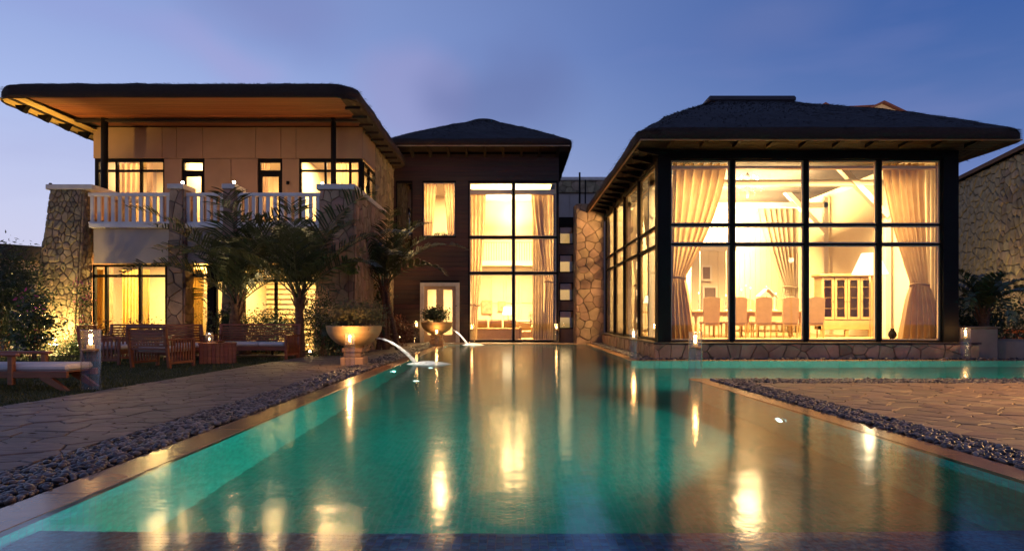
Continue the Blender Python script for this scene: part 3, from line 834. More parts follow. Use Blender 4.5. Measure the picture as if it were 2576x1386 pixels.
def curtain(name, label, cat, top, tie, bot, y, zt, ztie, zb, m, folds=9, amp=.07, group=None, seed=0, axis='x'):
    # top/tie/bot = (a0, a1) spans; ztie None = straight
    r = random.Random(seed + 5); nu, nv = folds * 8, 36
    t_ = thing(name, label, cat, (((top[0] + top[1]) / 2), y, zb) if axis == 'x' else (y, (top[0] + top[1]) / 2, zb), 0, group)
    ph = [r.uniform(0, 6.28) for _ in range(4)]
    vs = []
    for j in range(nv + 1):
        v = j / nv; z = zt + (zb - zt) * v
        if ztie is None:
            s = v; a0 = top[0] + (bot[0] - top[0]) * s; a1 = top[1] + (bot[1] - top[1]) * s; k = 1
        elif z > ztie:
            s = (zt - z) / (zt - ztie); s = s ** 1.5; a0 = top[0] + (tie[0] - top[0]) * s; a1 = top[1] + (tie[1] - top[1]) * s; k = 1 - .3 * s
        else:
            s = ((ztie - z) / (ztie - zb)) ** .7; a0 = tie[0] + (bot[0] - tie[0]) * s; a1 = tie[1] + (bot[1] - tie[1]) * s; k = .7 + .5 * s
        for i in range(nu + 1):
            u = i / nu
            uu = u + .012 * math.sin(5 * v + ph[0]) + .015 * math.sin(9 * u + ph[1])
            w = math.sin(uu * folds * 2 * math.pi + ph[2] + 1.2 * math.sin(v * 2.2 + ph[3])) + .35 * math.sin(uu * folds * 4.1 * math.pi + v * 3)
            a = a0 + (a1 - a0) * u; dpt = y + amp * k * w * (1 if ztie is None else .9)
            vs.append((a, dpt, z) if axis == 'x' else (dpt, a, z))
    fs = [(j * (nu + 1) + i, j * (nu + 1) + i + 1, (j + 1) * (nu + 1) + i + 1, (j + 1) * (nu + 1) + i) for j in range(nv) for i in range(nu)]
    mbx = MB(); mbx.add(vs, fs)
    c = mbx.build('fabric', m, t_, smooth=True)
    if ztie is not None:
        a0, a1 = tie[0] - .03, tie[1] + .03
        mm = MB()
        P = [(((a0 + a1) / 2 + (a1 - a0) / 2 * math.cos(q)), y + (amp + .06) * math.sin(q), ztie + .02 * math.sin(q * 2)) for q in [i * math.pi / 8 for i in range(17)]]
        if axis != 'x': P = [(b, a, c_) for a, b, c_ in P]
        mm.tube(P, .03, 6, False).build('tieback', m, t_, smooth=True)
    return t_

# ----------------------------------------------------------------- dining pavilion
DP = thing('dining_pavilion', 'thatched glass walled dining pavilion standing beside the pool', 'building', (7.6, 22, 0))
FY, FX = 17.6, 3.76
kx = lambda u: X(u, FY)
ZT, ZB = Z(400, FY), Z(858, FY)
zt1, zt2 = Z(565, FY), Z(614, FY)
XW0, XW1, XR = kx(1686), kx(2371), kx(2410)
PZ = ZB - .04
plx0, plx1 = FX - .09, 12.05
MB().box(plx0 + .03, plx1 - .03, 17.47, 27.8, -.03, PZ).build('plinth', M_MORTAR, DP)
stones(DP, 'plinth_stone', (plx0, 17.46, 0), (plx1, 17.46, 0), (plx1, 17.46, PZ - .03), (plx0, 17.46, PZ - .03), .36, M_STONE, 21, gap=.02, h=.035, jit=.38)
stones(DP, 'plinth_stone', (plx0 + .02, 27.7, 0), (plx0 + .02, 17.48, 0), (plx0 + .02, 17.48, PZ - .03), (plx0 + .02, 27.7, PZ - .03), .42, M_STONE, 22, gap=.02, h=.03, jit=.38)
MB().bbox(plx0 - .03, plx1 + .03, 17.40, 17.60, PZ - .029, PZ + .012, .01).build('plinth_cap', M_BROWNF, DP)
MB().bbox(plx0 - .03, plx0 + .12, 17.601, 27.7, PZ - .029, PZ + .012, .01).build('plinth_cap', M_BROWNF, DP)
# posts and beams
EZ = Z(350, 16.3)
MB().bbox(kx(1654), XW0, 17.56, 17.9, PZ + .012, EZ + .5, .01).build('corner_post', M_BLACK, DP)
MB().bbox(XW1, XR, 17.56, 17.9, PZ + .012, EZ + .5, .01).build('corner_post', M_BLACK, DP)
MB().bbox(XW0, XW1, 17.565, 17.80, ZT, EZ + .45, .01).build('header_beam', M_BLACK, DP)
MB().bbox(kx(1654) + .002, kx(1654) + .2, 17.9, 27.75, ZT + .004, EZ + .45, .01).build('header_beam', M_BLACK, DP)
edges = [XW0, kx(1844), kx(2030), kx(2214), XW1]
for i in range(4):
    a0, a1 = edges[i] + (.03 if i else 0), edges[i + 1] - (.03 if i < 3 else 0)
    window(DP, a0, a1, ZB - .01, ZT, 17.62, (), (zt2, zt1), fw=.03, bw=.05, dep=.1, m=M_BLACK)
    if i < 3: MB().bbox(edges[i + 1] - .03, edges[i + 1] + .03, 17.60, 17.76, PZ + .012, ZT, .006).build('mullion_post', M_BLACK, DP)
# glazed side wall
sx = kx(1654) + .02
sv = [17.92, 20.45, 23.1, 25.3, 27.72]
for i in range(4):
    window(DP, sv[i] + .04, sv[i + 1] - .04, ZB - .01, ZT, sx, (), (zt2, zt1), fw=.045, bw=.055, dep=.1, m=M_BLACK, axis='y', lm=mat('bronze_lit', (.45, .30, .14), .5))
    if i: MB().bbox(sx - .02, sx + .14, sv[i] - .04, sv[i] + .04, PZ + .012, ZT, .006).build('mullion_post', M_BLACK, DP)
# interior
IX0, IX1, IY1 = 3.95, 11.42, 27.5
MB().box(IX0, IX1 + .06, 17.8, IY1, PZ + .014, ZB + .01).build('floor', M_FLOOR, DP)
n = 34
MB().poly([(IX0, IY1 + .05, ZB), (IX1, IY1 + .05, ZB), (IX1, IY1 + .05, 5.5), (8.9, IY1 + .05, 7.1), (6.4, IY1 + .05, 7.1), (IX0, IY1 + .05, 5.5)], (0, .07, 0)).build('back_wall', M_CREAM, DP)
for i in range(n):
    a = IX0 + (IX1 - IX0) * i / n; b = IX0 + (IX1 - IX0) * (i + 1) / n
    MB().bbox(a + .006, b - .006, IY1, IY1 + .05, ZB + .1, 4.75, .008).build('wall_panel', M_CREAM, DP)
MB().box(IX1, IX1 + .06, 17.9, IY1, ZB, 5.45).build('side_wall', M_CREAM, DP)
MB().box(IX0, IX1, IY1 - .06, IY1, 4.75, 4.95).build('wall_rail', M_CEIL, DP)
# sloping boarded ceiling, four slopes to a flat top
cz0, cz1 = 5.35, 7.3
o = [(IX0 - .1, 17.85), (IX1 + .1, 17.85), (IX1 + .1, IY1 + .1), (IX0 - .1, IY1 + .1)]
i_ = [(6.6, 21.4), (8.8, 21.4), (8.8, 24.4), (6.6, 24.4)]
for k in range(4):
    p0, p1, q1, q0 = Vector((*o[k], cz0)), Vector((*o[(k + 1) % 4], cz0)), Vector((*i_[(k + 1) % 4], cz1)), Vector((*i_[k], cz1))
    for s in range(14):
        t0, t1 = s / 14, (s + 1) / 14 - .006
        a, b, c, d = p0.lerp(q0, t0), p1.lerp(q1, t0), p1.lerp(q1, t1), p0.lerp(q0, t1)
        MB().poly([a, b, c, d], (0, 0, .03)).build('ceiling_board', M_CEIL, DP)
MB().box(6.55, 8.85, 21.3, 24.5, cz1, cz1 + .05).build('ceiling_board', M_CEIL, DP)
MB().box(6.7, 8.7, 21.3, 24.6, cz1 + .1, cz1 + .14).build('roof_deck', M_SOFFITD, DP)
# white painted trusses
for y in (20.3, 24.3):
    for sgn in (-1, 1):
        cxm = 7.7
        MB().bar((cxm + sgn * 3.55, y, 4.1), (cxm + sgn * 1.2, y, 6.55), .16, .22, (0, 1, 0)).build('truss_beam', M_CEIL, DP)
        MB().box(*sorted((cxm + sgn * 3.62, cxm + sgn * 3.46)), y - .08, y + .08, ZB, 5.4).build('truss_post', M_CEIL, DP)
    MB().box(4.1, 11.3, y - .08, y + .08, 5.02, 5.2).build('truss_beam', M_CEIL, DP)
# pelmet box along the glass
MB().box(XW0, XW1, 17.80, 18.0, ZT - .20, ZT - .14).build('pelmet', M_PEACH, DP)
# stone pillar behind
px0, px1, py = 2.62, 3.74, 27.8
MB().box(px0, px1, py, 28.9, 0, 5.75).build('stone_pillar', M_MORTAR, DP)
stones(DP, 'pillar_stone', (px0 - .01, py - .01, 0), (px1 + .01, py - .01, 0), (px1 + .01, py - .01, 5.75), (px0 - .01, py - .01, 5.75), .37, M_STONE, 23, gap=.02, h=.035, jit=.38)
stones(DP, 'pillar_stone', (px0 - .01, 28.9, 0), (px0 - .01, py, 0), (px0 - .01, py, 5.75), (px0 - .01, 28.9, 5.75), .4, M_STONE, 24, gap=.02, h=.03)
# roof
thatch_roof(DP, (3.03, 12.48, 16.25, 30.4), (6.15, 8.62, 20.9, 26.5), EZ, .32, 7.78, r=.55, cr=.25, seed=3, fringe=9000)
q = MB()
q.bbox(6.02, 8.72, 20.75, 26.6, 7.72, 7.90, .05); q.build('ridge_cap', M_DARKR, DP)
# soffit boards, rafters
for s in range(5):
    MB().box(3.2, 12.2, 16.45 + s * .23, 16.66 + s * .23, EZ + .03, EZ + .05).build('soffit_board', M_BLACK, DP)
for s in range(3):
    MB().box(3.18 + s * .19, 3.35 + s * .19, 17.6, 30.2, EZ + .03, EZ + .05).build('soffit_board', M_BLACK, DP)
    MB().box(11.6 + s * .2, 11.78 + s * .2, 17.6, 30.2, EZ + .03, EZ + .05).build('soffit_board', M_BLACK, DP)
for i in range(10):
    x = 3.9 + i * .83
    MB().poly([(x - .05, 16.5, EZ - .02), (x - .05, 16.95, EZ - .07), (x - .05, 16.95, EZ + .03), (x - .05, 16.4, EZ + .03)], (.1, 0, 0)).build('rafter', M_BLACK, DP)
for i in range(14):
    y = 17.4 + i * .9
    MB().poly([(3.25, y - .05, EZ - .03), (3.76, y - .05, EZ - .14), (3.76, y - .05, EZ + .03), (3.2, y - .05, EZ + .03)], (0, .1, 0)).build('rafter', M_BLACK, DP)
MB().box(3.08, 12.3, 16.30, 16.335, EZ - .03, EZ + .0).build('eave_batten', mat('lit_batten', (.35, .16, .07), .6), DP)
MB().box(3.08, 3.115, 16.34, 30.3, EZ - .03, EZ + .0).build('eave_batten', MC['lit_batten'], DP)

lamp('dining_light', 'AREA', (7.7, 22.0, 6.9), 5600, (1, .63, .25), 2.0, aim=(7.7, 22.0, 0), spread=150)
for px_, py_ in ((5.4, 24.8), (10.2, 24.8), (7.7, 26.2)): lamp('ceiling_fill_light', 'POINT', (px_, py_, 5.9), 40, (1, .70, .34), .6)  # added points without fixtures, brighten the ceiling
lamp('rear_ceiling_fill', 'AREA', (7.7, 24.6, 3.9), 3300, (1, .64, .26), 3.0, aim=(7.7, 25.0, 9))  # added unseen area light, brightens the rear ceiling slope
lamp('dining_ceiling_fill', 'AREA', (7.7, 22.0, 5.2), 1100, (1, .63, .26), 3.0, aim=(7.7, 22.0, 9))  # added unseen area light facing up, brightens the ceiling
lamp('dining_back_light', 'AREA', (7.7, 25.8, 4.9), 2000, (1, .63, .25), 2.0, aim=(7.2, 27.5, 2.0))
lamp('dining_front_fill', 'AREA', (7.7, 19.3, 5.32), 2000, (1, .63, .25), 6.5, aim=(7.7, 19.4, 0), size_y=1.3, spread=125)  # added area light hidden behind the header, brightens chairs and curtains

# ----------------------------------------------------------------- middle house
MH = thing('timber_house', 'dark timber clad two storey house between the two wings', 'building', (-1.5, 31, 0))
MY = 28.5
mx = lambda u: X(u, MY)
mz = lambda y: Z(y, MY)
ML, MRt = -5.06, mx(1406)
EZ2 = Z(367, 27.3)
hw = (mx(1178), mx(1403), .06, mz(457))
hs = (mx(1063), mx(1147), mz(596), mz(458))
hd = (mx(1057), mx(1156), .02, mz(711))
hk = (mx(996), mx(1038), mz(640), mz(458))
H = [hw, hs, hd, hk]
grid_wall(MB(), ML, MRt, 0, EZ2 + .5, MY, MY + .2, H).build('wall', M_BLACK, MH)
boards(MH, ML, MRt, .03, EZ2 - .05, MY, H, .2, M_CLAD)
MB().box(MRt - .2, MRt, MY + .2, 34.5, 0, EZ2 + .5).build('side_wall', M_CLAD, MH)
window(MH, *hw, MY - .03, (mx(1292),), (mz(687), mz(597)), fw=.06, bw=.10, dep=.12, m=M_BLACK)
window(MH, *hs, MY - .03, (), (), fw=.035, dep=.12, m=M_BLACK)
window(MH, *hk, MY - .03, (), (), fw=.05, dep=.12, m=M_BLACK, glass=M_DGLASS, liner=False)
# door
fr_ = MB(); t_ = .16
fr_.bbox(hd[0], hd[0] + t_, MY - .06, MY + .14, .02, hd[3], .008); fr_.bbox(hd[1] - t_, hd[1], MY - .06, MY + .14, .02, hd[3], .008); fr_.bbox(hd[0] + t_, hd[1] - t_, MY - .06, MY + .14, hd[3] - t_, hd[3], .008)
dfr = fr_.build('door_surround', M_CAP, MH)
dm = (hd[0] + hd[1]) / 2
for s, (a, b) in enumerate(((hd[0] + t_, dm - .003), (dm + .003, hd[1] - t_))):
    dd = MB(); w = .15
    dd.box(a, a + w, MY + .02, MY + .07, .04, hd[3] - t_); dd.box(b - w, b, MY + .02, MY + .07, .04, hd[3] - t_); dd.box(a + w, b - w, MY + .02, MY + .07, .04, .34); dd.box(a + w, b - w, MY + .02, MY + .07, hd[3] - t_ - .14, hd[3] - t_)
    do = dd.build('door', M_PEACH, MH)
    MB().box(a + w, b - w, MY + .04, MY + .05, .34, hd[3] - t_ - .14).build('pane', M_GLASS, do)
    hx = b - .05 if s == 0 else a + .05
    MB().tube([(hx, MY - .02, 1.0), (hx, MY - .02, 1.14)], .012, 6).build('handle', M_CAP, do)
# rooms
room(MH, mx(1165), MRt - .2, MY + .2, 35.0, .05, 7.05)
room(MH, ML + .2, mx(1160), MY + .2, 33.0, 3.9, 7.0)
room(MH, ML + .2, mx(1160), MY + .2, 33.0, .05, 3.0)
# mezzanine with balustrade, panelled back wall
MZ = Z(655, 33.2)
MB().box(mx(1165), MRt - .2, 33.3, 35, MZ - .25, MZ).build('mezzanine', M_CREAM, MH)
MB().box(mx(1165), MRt - .2, 33.28, 33.36, MZ + .88, MZ + .95).build('handrail', M_PALEW, MH)
for i in range(30): MB().box(-1.95 + i * .125, -1.91 + i * .125, 33.30, 33.34, MZ, MZ + .88).build('baluster', M_PALEW, MH)
for i in range(5):
    for zz, hh in ((.5, 1.1), (1.8, 1.3)):
        MB().bbox(-1.9 + i * .78, -1.25 + i * .78, 34.95, 35.0, zz, zz + hh, .02).build('wall_panel', M_CREAM, MH)
MB().box(mx(1178), mx(1403), MY + .16, MY + .4, mz(487), mz(475)).build('pelmet', M_PEACH, MH)
lamp('living_light', 'AREA', (0, 31.5, 6.98), 2300, (1, .63, .25), 3.0, aim=(0, 31.5, 0), spread=130)
lamp('living_ceiling_fill', 'AREA', (0, 31.8, 5.7), 1500, (1, .63, .25), 2.4, aim=(0, 31.8, 9))  # added unseen area light, turns the ceiling into a soft source
lamp('living_low_light', 'AREA', (-.2, 32, 3.5), 900, (1, .63, .25), 1.6, aim=(-.2, 32.3, 0))
lamp('mezzanine_light', 'POINT', (0, 34.2, 6.2), 260, (1, .63, .26), .55)
lamp('landing_light', 'AREA', (-3.2, 30.6, 6.9), 640, (1, .63, .26), .8, aim=(-3.2, 30.6, 0))
lamp('lobby_light', 'AREA', (-3.2, 30.6, 2.95), 460, (1, .70, .34), 1.0, aim=(-3.2, 30.6, 0))
# stair link with four small windows
LX0, LX1 = MRt + .02, 2.62
LYf = 28.95
lz = lambda y: Z(y, LYf)
wins = [(LX0 + .02, LX1 - .02, lz(b), lz(a)) for a, b in ((569, 615), (640, 686), (711, 757), (781, 827))]
grid_wall(MB(), LX0, LX1, 0, lz(569), LYf, LYf + .15, wins).build('link_wall', mat('brown_render', (.20, .115, .085), .8), MH)
MB().bbox(LX0 - .01, LX1 + .01, LYf - .08, 33, lz(569), lz(547), .01).build('link_parapet', M_BLACK, MH)
for w in wins:
    window(MH, *w, LYf - .02, (), (), fw=.045, dep=.12, m=M_BLACK, liner=False)
    MB().box(w[0] + .04, w[1] - .04, LYf + .16, LYf + .19, w[3] - .30, w[3] - .03).build('roller_blind', mat('copper_blind', (.50, .22, .08), .6, trans=.3), MH)
MB().box(LX0, LX1, LYf + 2.2, LYf + 2.3, 0, 5.3).build('link_back_wall', M_CREAM, MH)
for z_ in (1.2, 2.4, 3.6, 4.8): lamp('link_light', 'POINT', ((LX0 + LX1) / 2, 30.4, z_), 20, (1, .66, .30), .4)
# roof
thatch_roof(MH, (-5.3, 2.40, 27.15, 35.0), (-1.75, -.95, 30.3, 31.6), EZ2, .30, 9.95, r=.35, cr=.3, bulge=.05, seed=5, fringe=5000)
MB().lathe([(.95, -.12), (.9, .02), (.6, .16), (.25, .25), (.001, .27)], 20, (-1.32, 30.9, 9.83)).build('ridge_cap', M_THATCH, MH, smooth=True)
MB().box(-5.2, 2.3, 27.2, 27.23, EZ2 - .04, EZ2).build('eave_batten', mat('pale_batten', (.42, .30, .22), .6), MH)
MB().box(-5.2, 2.3, 27.4, 28.47, EZ2 + .03, EZ2 + .05).build('soffit', M_SOFFITD, MH)
for i in range(9):
    x = -4.2 + i * .76
    MB().poly([(x - .05, 27.35, EZ2 - .02), (x - .05, 28.46, EZ2 - .2), (x - .05, 28.46, EZ2 + .03), (x - .05, 27.35, EZ2 + .03)], (.1, 0, 0)).build('rafter', M_SOFFITD, MH)

# ----------------------------------------------------------------- west wing with balcony
WW = thing('balcony_house', 'two storey house with wide thatched eaves and a stone balcony', 'building', (-9.5, 23, 0))
WY = 22.6
wx = lambda u: X(u, WY)
wz = lambda y: Z(y, WY)
UX0, UX1 = wx(237), wx(912)
UZ0, UZ1 = 3.72, 7.47
up = {'a': (wx(273), wx(415), 3.9, wz(404)), 'd1': (wx(459), wx(516), 3.75, wz(404)), 'd2': (wx(650), wx(711), 3.75, wz(404)), 'b': (wx(754), wx(912) - .08, 3.9, wz(404))}
Hs = list(up.values())
Hs[0] = (wx(246), wx(415), 3.9, wz(404))
grid_wall(MB(), UX0 + .02, UX1 - .02, UZ0, UZ1 - .03, WY, WY + .15, Hs).build('upper_wall', M_BLACK, WW)
topx = [wx(u) for u in (237, 273, 410, 446, 512, 645, 708, 746, 838, 912)]
zp = wz(400)
for i in range(len(topx) - 1): MB().bbox(topx[i] + .007, topx[i + 1] - .007, WY - .06, WY - .005, zp + .007, UZ1 - .05, .006).build('wall_panel', M_PLASTER, WW)
for a, b in ((415, 459), (516, 583), (583, 650), (711, 754)): MB().bbox(wx(a) + .007, wx(b) - .007, WY - .06, WY - .005, UZ0, zp - .007, .006).build('wall_panel', M_PLASTER, WW)
window(WW, *Hs[0], WY - .03, (wx(294), wx(355)), (wz(430),), fw=.05, bw=.07, dep=.12, m=M_BLACK, liner=False)
window(WW, *up['b'], WY - .03, (wx(819), wx(881)), (wz(430),), fw=.06, bw=.07, dep=.12, m=M_BLACK, liner=False)
for k in ('d1', 'd2'):
    a, b, c, d = up[k]
    w = window(WW, a, b, wz(430) - .06, d, WY - .03, (), (), fw=.07, dep=.12, m=M_BLACK, liner=False)
    dd = MB(); f = .13
    dd.box(a, a + f, WY - .01, WY + .05, c, wz(430) - .062); dd.box(b - f, b, WY - .01, WY + .05, c, wz(430) - .062); dd.box(a + f, b - f, WY - .01, WY + .05, c, c + .2); dd.box(a + f, b - f, WY - .01, WY + .05, wz(430) - .062 - f, wz(430) - .062)
    do = dd.build('balcony_door', M_BLACK, WW)
    MB().box(a + f, b - f, WY + .01, WY + .02, c + .2, wz(430) - .062 - f).build('pane', M_GLASS, do)
# side face
MB().bbox(UX1 - .04, UX1 + .02, WY - .05, 24.6, zp + .007, UZ1 - .05, .006).build('wall_panel', M_PLASTER, WW)
window(WW, WY + .08, 24.55, 3.9, wz(404) - .02, UX1 + .03, (23.6,), (wz(430),), fw=.06, bw=.07, dep=.1, m=M_BLACK, axis='y', sign=-1, liner=False)
MB().box(UX1 - .28, UX1 - .05, 24.6, 28.6, 0, UZ1).build('rear_side_wall', M_MORTAR, WW)
stones(WW, 'wall_stone', (UX1 - .05, 24.6, 0), (UX1 - .05, 28.5, 0), (UX1 - .05, 28.5, UZ1), (UX1 - .05, 24.6, UZ1), .36, M_STONE_D, 31, gap=.02, h=.06, jit=.4)
# rooms upstairs and downstairs
MB().box(UX0, UX1 - .05, WY + .15, 27, 3.70, 3.74).build('floor', M_FLOOR, WW)
MB().box(UX0, UX1 - .05, WY + .15, 27, 6.75, 6.80).build('ceiling', M_CEIL, WW)
MB().box(UX0, UX1 - .3, 26.4, 26.5, 3.74, 6.75).build('back_wall', M_CREAM, WW)
MB().box(UX0 - .0, UX0 + .08, WY + .15, 26.5, 0, UZ1).build('side_wall', M_GREYPL, WW)
for x in (wx(437), wx(583), wx(730)): MB().box(x - .05, x + .05, WY + .16, 26.4, 3.74, 6.75).build('partition', M_CREAM, WW)
for u, e in ((330, 330), (500, 290), (665, 260), (830, 620)):
    lamp('upstairs_light', 'AREA', (wx(u) if u != 330 else wx(345), 24.3, 6.7), e, (1, .63, .26), 1.2, aim=(wx(u), 24.3, 0))
# balcony slab, fascia, ground floor front
BY = 19.9
bx_ = lambda u: X(u, BY)
bz = lambda y: Z(y, BY)
MB().bbox(bx_(224), -5.0, BY - .02, WY - .01, bz(573), bz(562), .01).build('balcony_slab', M_WHITE, WW)
MB().box(bx_(224) + .05, -5.1, BY + .25, WY, bz(573) - .2, bz(573) - .002).build('balcony_beam', M_GREYPL, WW)
GY = 20.3
gx = lambda u: X(u, GY)
gz = lambda y: Z(y, GY)
MB().box(bx_(229), -5.72, BY + .12, BY + .30, gz(664), bz(573) - .003).build('fascia_wall', M_GREYPL, WW)
g1 = (gx(233), gx(420), .04, gz(666)); g2 = (gx(466), gx(526), .04, gz(666)); g3 = (gx(540), gx(805), .04, gz(666))
window(WW, *g1, GY, (gx(266), gx(351)), (gz(694),), fw=.06, bw=.075, dep=.12, m=M_BLACK, liner=False)
window(WW, *g2, GY, (gx(476),), (gz(692),), fw=.06, bw=.09, dep=.12, m=M_BLACK, liner=False)
window(WW, *g3, GY, (gx(612), gx(693)), (gz(706),), fw=.06, bw=.075, dep=.12, m=M_BLACK, liner=False)
MB().box(gx(420), gx(466), GY + .01, GY + .2, 0, gz(664)).build('ground_wall', M_STONE, WW)
MB().box(gx(526), gx(540), GY - .06, GY + .2, 0, gz(664)).build('steel_post', M_BLACK, WW)
MB().box(-13.28, -5.0, GY + .13, 26, 0, .04).build('floor', M_FLOOR, WW)
MB().box(-13.28, -4.95, GY + .13, 26, 3.0, 3.05).build('ceiling', M_CEIL, WW)
MB().box(-13.9, -4.95, 24.6, 24.7, .04, 3.0).build('back_wall', M_CREAM, WW)
MB().box(gx(440) - .05, gx(440) + .05, GY + .2, 24.6, .04, 3.0).build('partition', M_CREAM, WW)
MB().box(gx(536) - .04, gx(536) + .04, GY + .2, 24.6, .04, 3.0).build('partition', M_CREAM, WW)
for i in range(13): MB().box(gx(541), gx(700), 24.50, 24.53, .5 + i * .18, .62 + i * .18).build('louvre', M_CREAM, WW)
lamp('bedroom_light', 'AREA', (gx(330), 22.3, 2.95), 800, (1, .66, .22), 1.4, aim=(gx(330), 22.3, 0))
lamp('hall_light', 'AREA', (gx(500), 22.0, 2.95), 170, (1, .58, .16), .6, aim=(gx(500), 22, 0))
lamp('study_light', 'AREA', (gx(670), 22.3, 2.95), 520, (1, .62, .2), 1.4, aim=(gx(670), 22.3, 0))

def quad_pillar(b0, b1, t0, t1, z0, z1, yb0, yb1, yt0, yt1, cell, seed, m, mm=M_MORTAR, sides='fr', h=.035, jit=.38):
    # battered pillar: bottom and top rectangles
    P = lambda x, y, z: Vector((x, y, z))
    A = [P(b0, yb0, z0), P(b1, yb0, z0), P(b1, yb1, z0), P(b0, yb1, z0)]; B = [P(t0, yt0, z1), P(t1, yt0, z1), P(t1, yt1, z1), P(t0, yt1, z1)]
    MB().add(A + B, [(0, 3, 2, 1), (4, 5, 6, 7), (0, 1, 5, 4), (1, 2, 6, 5), (2, 3, 7, 6), (3, 0, 4, 7)]).build('stone_pillar', mm, WW)
    if 'f' in sides: stones(WW, 'pillar_stone', A[0] + P(0, -.006, 0), A[1] + P(0, -.006, 0), B[1] + P(0, -.006, 0), B[0] + P(0, -.006, 0), cell, m, seed, gap=.02, h=h, jit=jit)
    if 'r' in sides: stones(WW, 'pillar_stone', A[1] + P(.006, 0, 0), A[2] + P(.006, 0, 0), B[2] + P(.006, 0, 0), B[1] + P(.006, 0, 0), cell, m, seed + 50, gap=.02, h=h, jit=jit)
    if 'l' in sides: stones(WW, 'pillar_stone', A[3] - P(.006, 0, 0), A[0] - P(.006, 0, 0), B[0] - P(.006, 0, 0), B[3] - P(.006, 0, 0), cell, m, seed + 80, gap=.02, h=h, jit=jit)
CZ = Z(478, BY)
quad_pillar(-14.05, -12.68, bx_(130), -12.66, 0, CZ, BY - .35, 20.29, BY, 20.29, .21, 41, M_STONE_D, sides='frl', h=.045, jit=.42)
quad_pillar(-10.1, -9.6, bx_(428), bx_(461), 0, CZ + .02, BY - .2, 20.29, BY - .02, 20.5, .34, 42, M_STONE)
quad_pillar(-8.5, -8.08, bx_(563), bx_(590), 0, CZ + .02, BY - .2, 20.29, BY - .02, 20.5, .34, 43, M_STONE)
quad_pillar(-5.85, -4.62, bx_(806), bx_(889), 0, CZ - .0, BY - .12, 24.6, BY, 24.6, .35, 44, M_STONE, jit=.4)
MB().box(-13.55, -12.68, 20.295, 22.5, 3.75, CZ - .002).build('parapet_wall', M_STONE, WW)
MB().box(-14.0, -13.3, 20.295, 22.5, 0, 3.745).build('garden_side_wall', M_STONE, WW)
cap = MB(); cap.bbox(bx_(119), bx_(236), BY - .09, 22.3, CZ, CZ + .15, .015); cap.build('pillar_cap', M_CAP, WW)
MB().bbox(bx_(797), bx_(889) + .07, BY - .09, 24.7, CZ, CZ + .16, .015).build('pillar_cap', M_CAP, WW)
MB().bbox(bx_(423), bx_(464), BY - .09, 20.62, CZ + .02, CZ + .17, .015).build('pillar_cap', M_CAP, WW)
MB().bbox(bx_(560), bx_(594), BY - .09, 20.62, CZ + .02, CZ + .17, .015).build('pillar_cap', M_CAP, WW)
# balustrade
for a, b in ((218, 428), (461, 563), (590, 806)):
    xa, xb = bx_(a), bx_(b)
    MB().bbox(xa, xb, BY + .05, BY + .17, bz(493), bz(484), .01).build('handrail', M_WHITE, WW)
    MB().bbox(xa, xb, BY + .06, BY + .16, bz(562), bz(557), .01).build('bottom_rail', M_WHITE, WW)
    nb = round((xb - xa) / .205)
    for i in range(nb):
        x = xa + (xb - xa) * (i + .5) / nb
        MB().bbox(x - .052, x + .052, BY + .08, BY + .14, bz(557), bz(493), .006).build('baluster', M_WHITE, WW)
# steel columns
for u, w_ in ((263, .105), (839, .085)):
    x = X(u, 21.5)
    MB().lathe([(w_, 3.7), (w_, 7.42)], 16, (x, 21.5, 0), True).build('steel_column', M_BLACK, WW, smooth=False)
# eaves
WE = Z(246, 19.1)
ex0, ex1, ey0, ey1 = -14.80, -4.42, 19.08, 28.3
roofw = thatch_roof(WW, (ex0, ex1, ey0, ey1), (-10.2, -8.1, 24.2, 25.2), WE, .43, 9.28, r=.7, cr=.3, bulge=.03, seed=7, fringe=7000)
MB().bbox(-9.3, -7.9, 24.2, 25.1, 9.05, 9.46, .18).build('ridge_cap', M_DARKR, WW)
ny = 14
for i in range(ny):
    y0_ = ey0 + .12 + (WY - .1 - ey0 - .12) * i / ny; y1_ = ey0 + .12 + (WY - .1 - ey0 - .12) * (i + 1) / ny - .012
    zf = lambda y: WE + .02 + (UZ1 - WE - .04) * (y - ey0) / (WY - ey0)
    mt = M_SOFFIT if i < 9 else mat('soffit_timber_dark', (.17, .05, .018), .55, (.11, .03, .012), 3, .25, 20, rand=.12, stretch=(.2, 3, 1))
    MB().poly([(-13.75, y0_, zf(y0_)), (-4.9, y0_, zf(y0_)), (-4.9, y1_, zf(y1_)), (-13.75, y1_, zf(y1_))], (0, 0, .03)).build('soffit_board', mt, WW)
MB().box(-13.9, -4.85, 21.42, 21.58, WE + .0, WE + .07).build('eave_beam', M_SOFFITD, WW)
for i in range(5):
    x0_ = ex0 + .10 + i * .17
    MB().box(x0_, x0_ + .158, ey0 + .12, 27.5, WE + .01, WE + .035).build('soffit_board', M_SOFFITL if i != 2 else M_SOFFITD, WW)
for i in range(8):
    y = 19.9 + i * .95
    MB().poly([(ex0 + .25, y - .09, WE - .10), (ex0 + .42, y - .09, WE - .20), (ex0 + .55, y - .09, WE + .01), (ex0 + .2, y - .09, WE + .01)], (0, .18, 0)).build('eave_bracket', M_BLACK, WW)
for i in range(3):
    x0_ = -4.9 + i * .15
    MB().box(x0_, x0_ + .14, ey0 + .2, 27.8, WE + .01, WE + .035).build('soffit_board', M_SOFFITD, WW)
for i in range(9):
    y = 20.0 + i * .9
    MB().box(-4.95, -4.5, y - .05, y + .05, WE - .06, WE + .01).build('rafter', M_SOFFITD, WW)

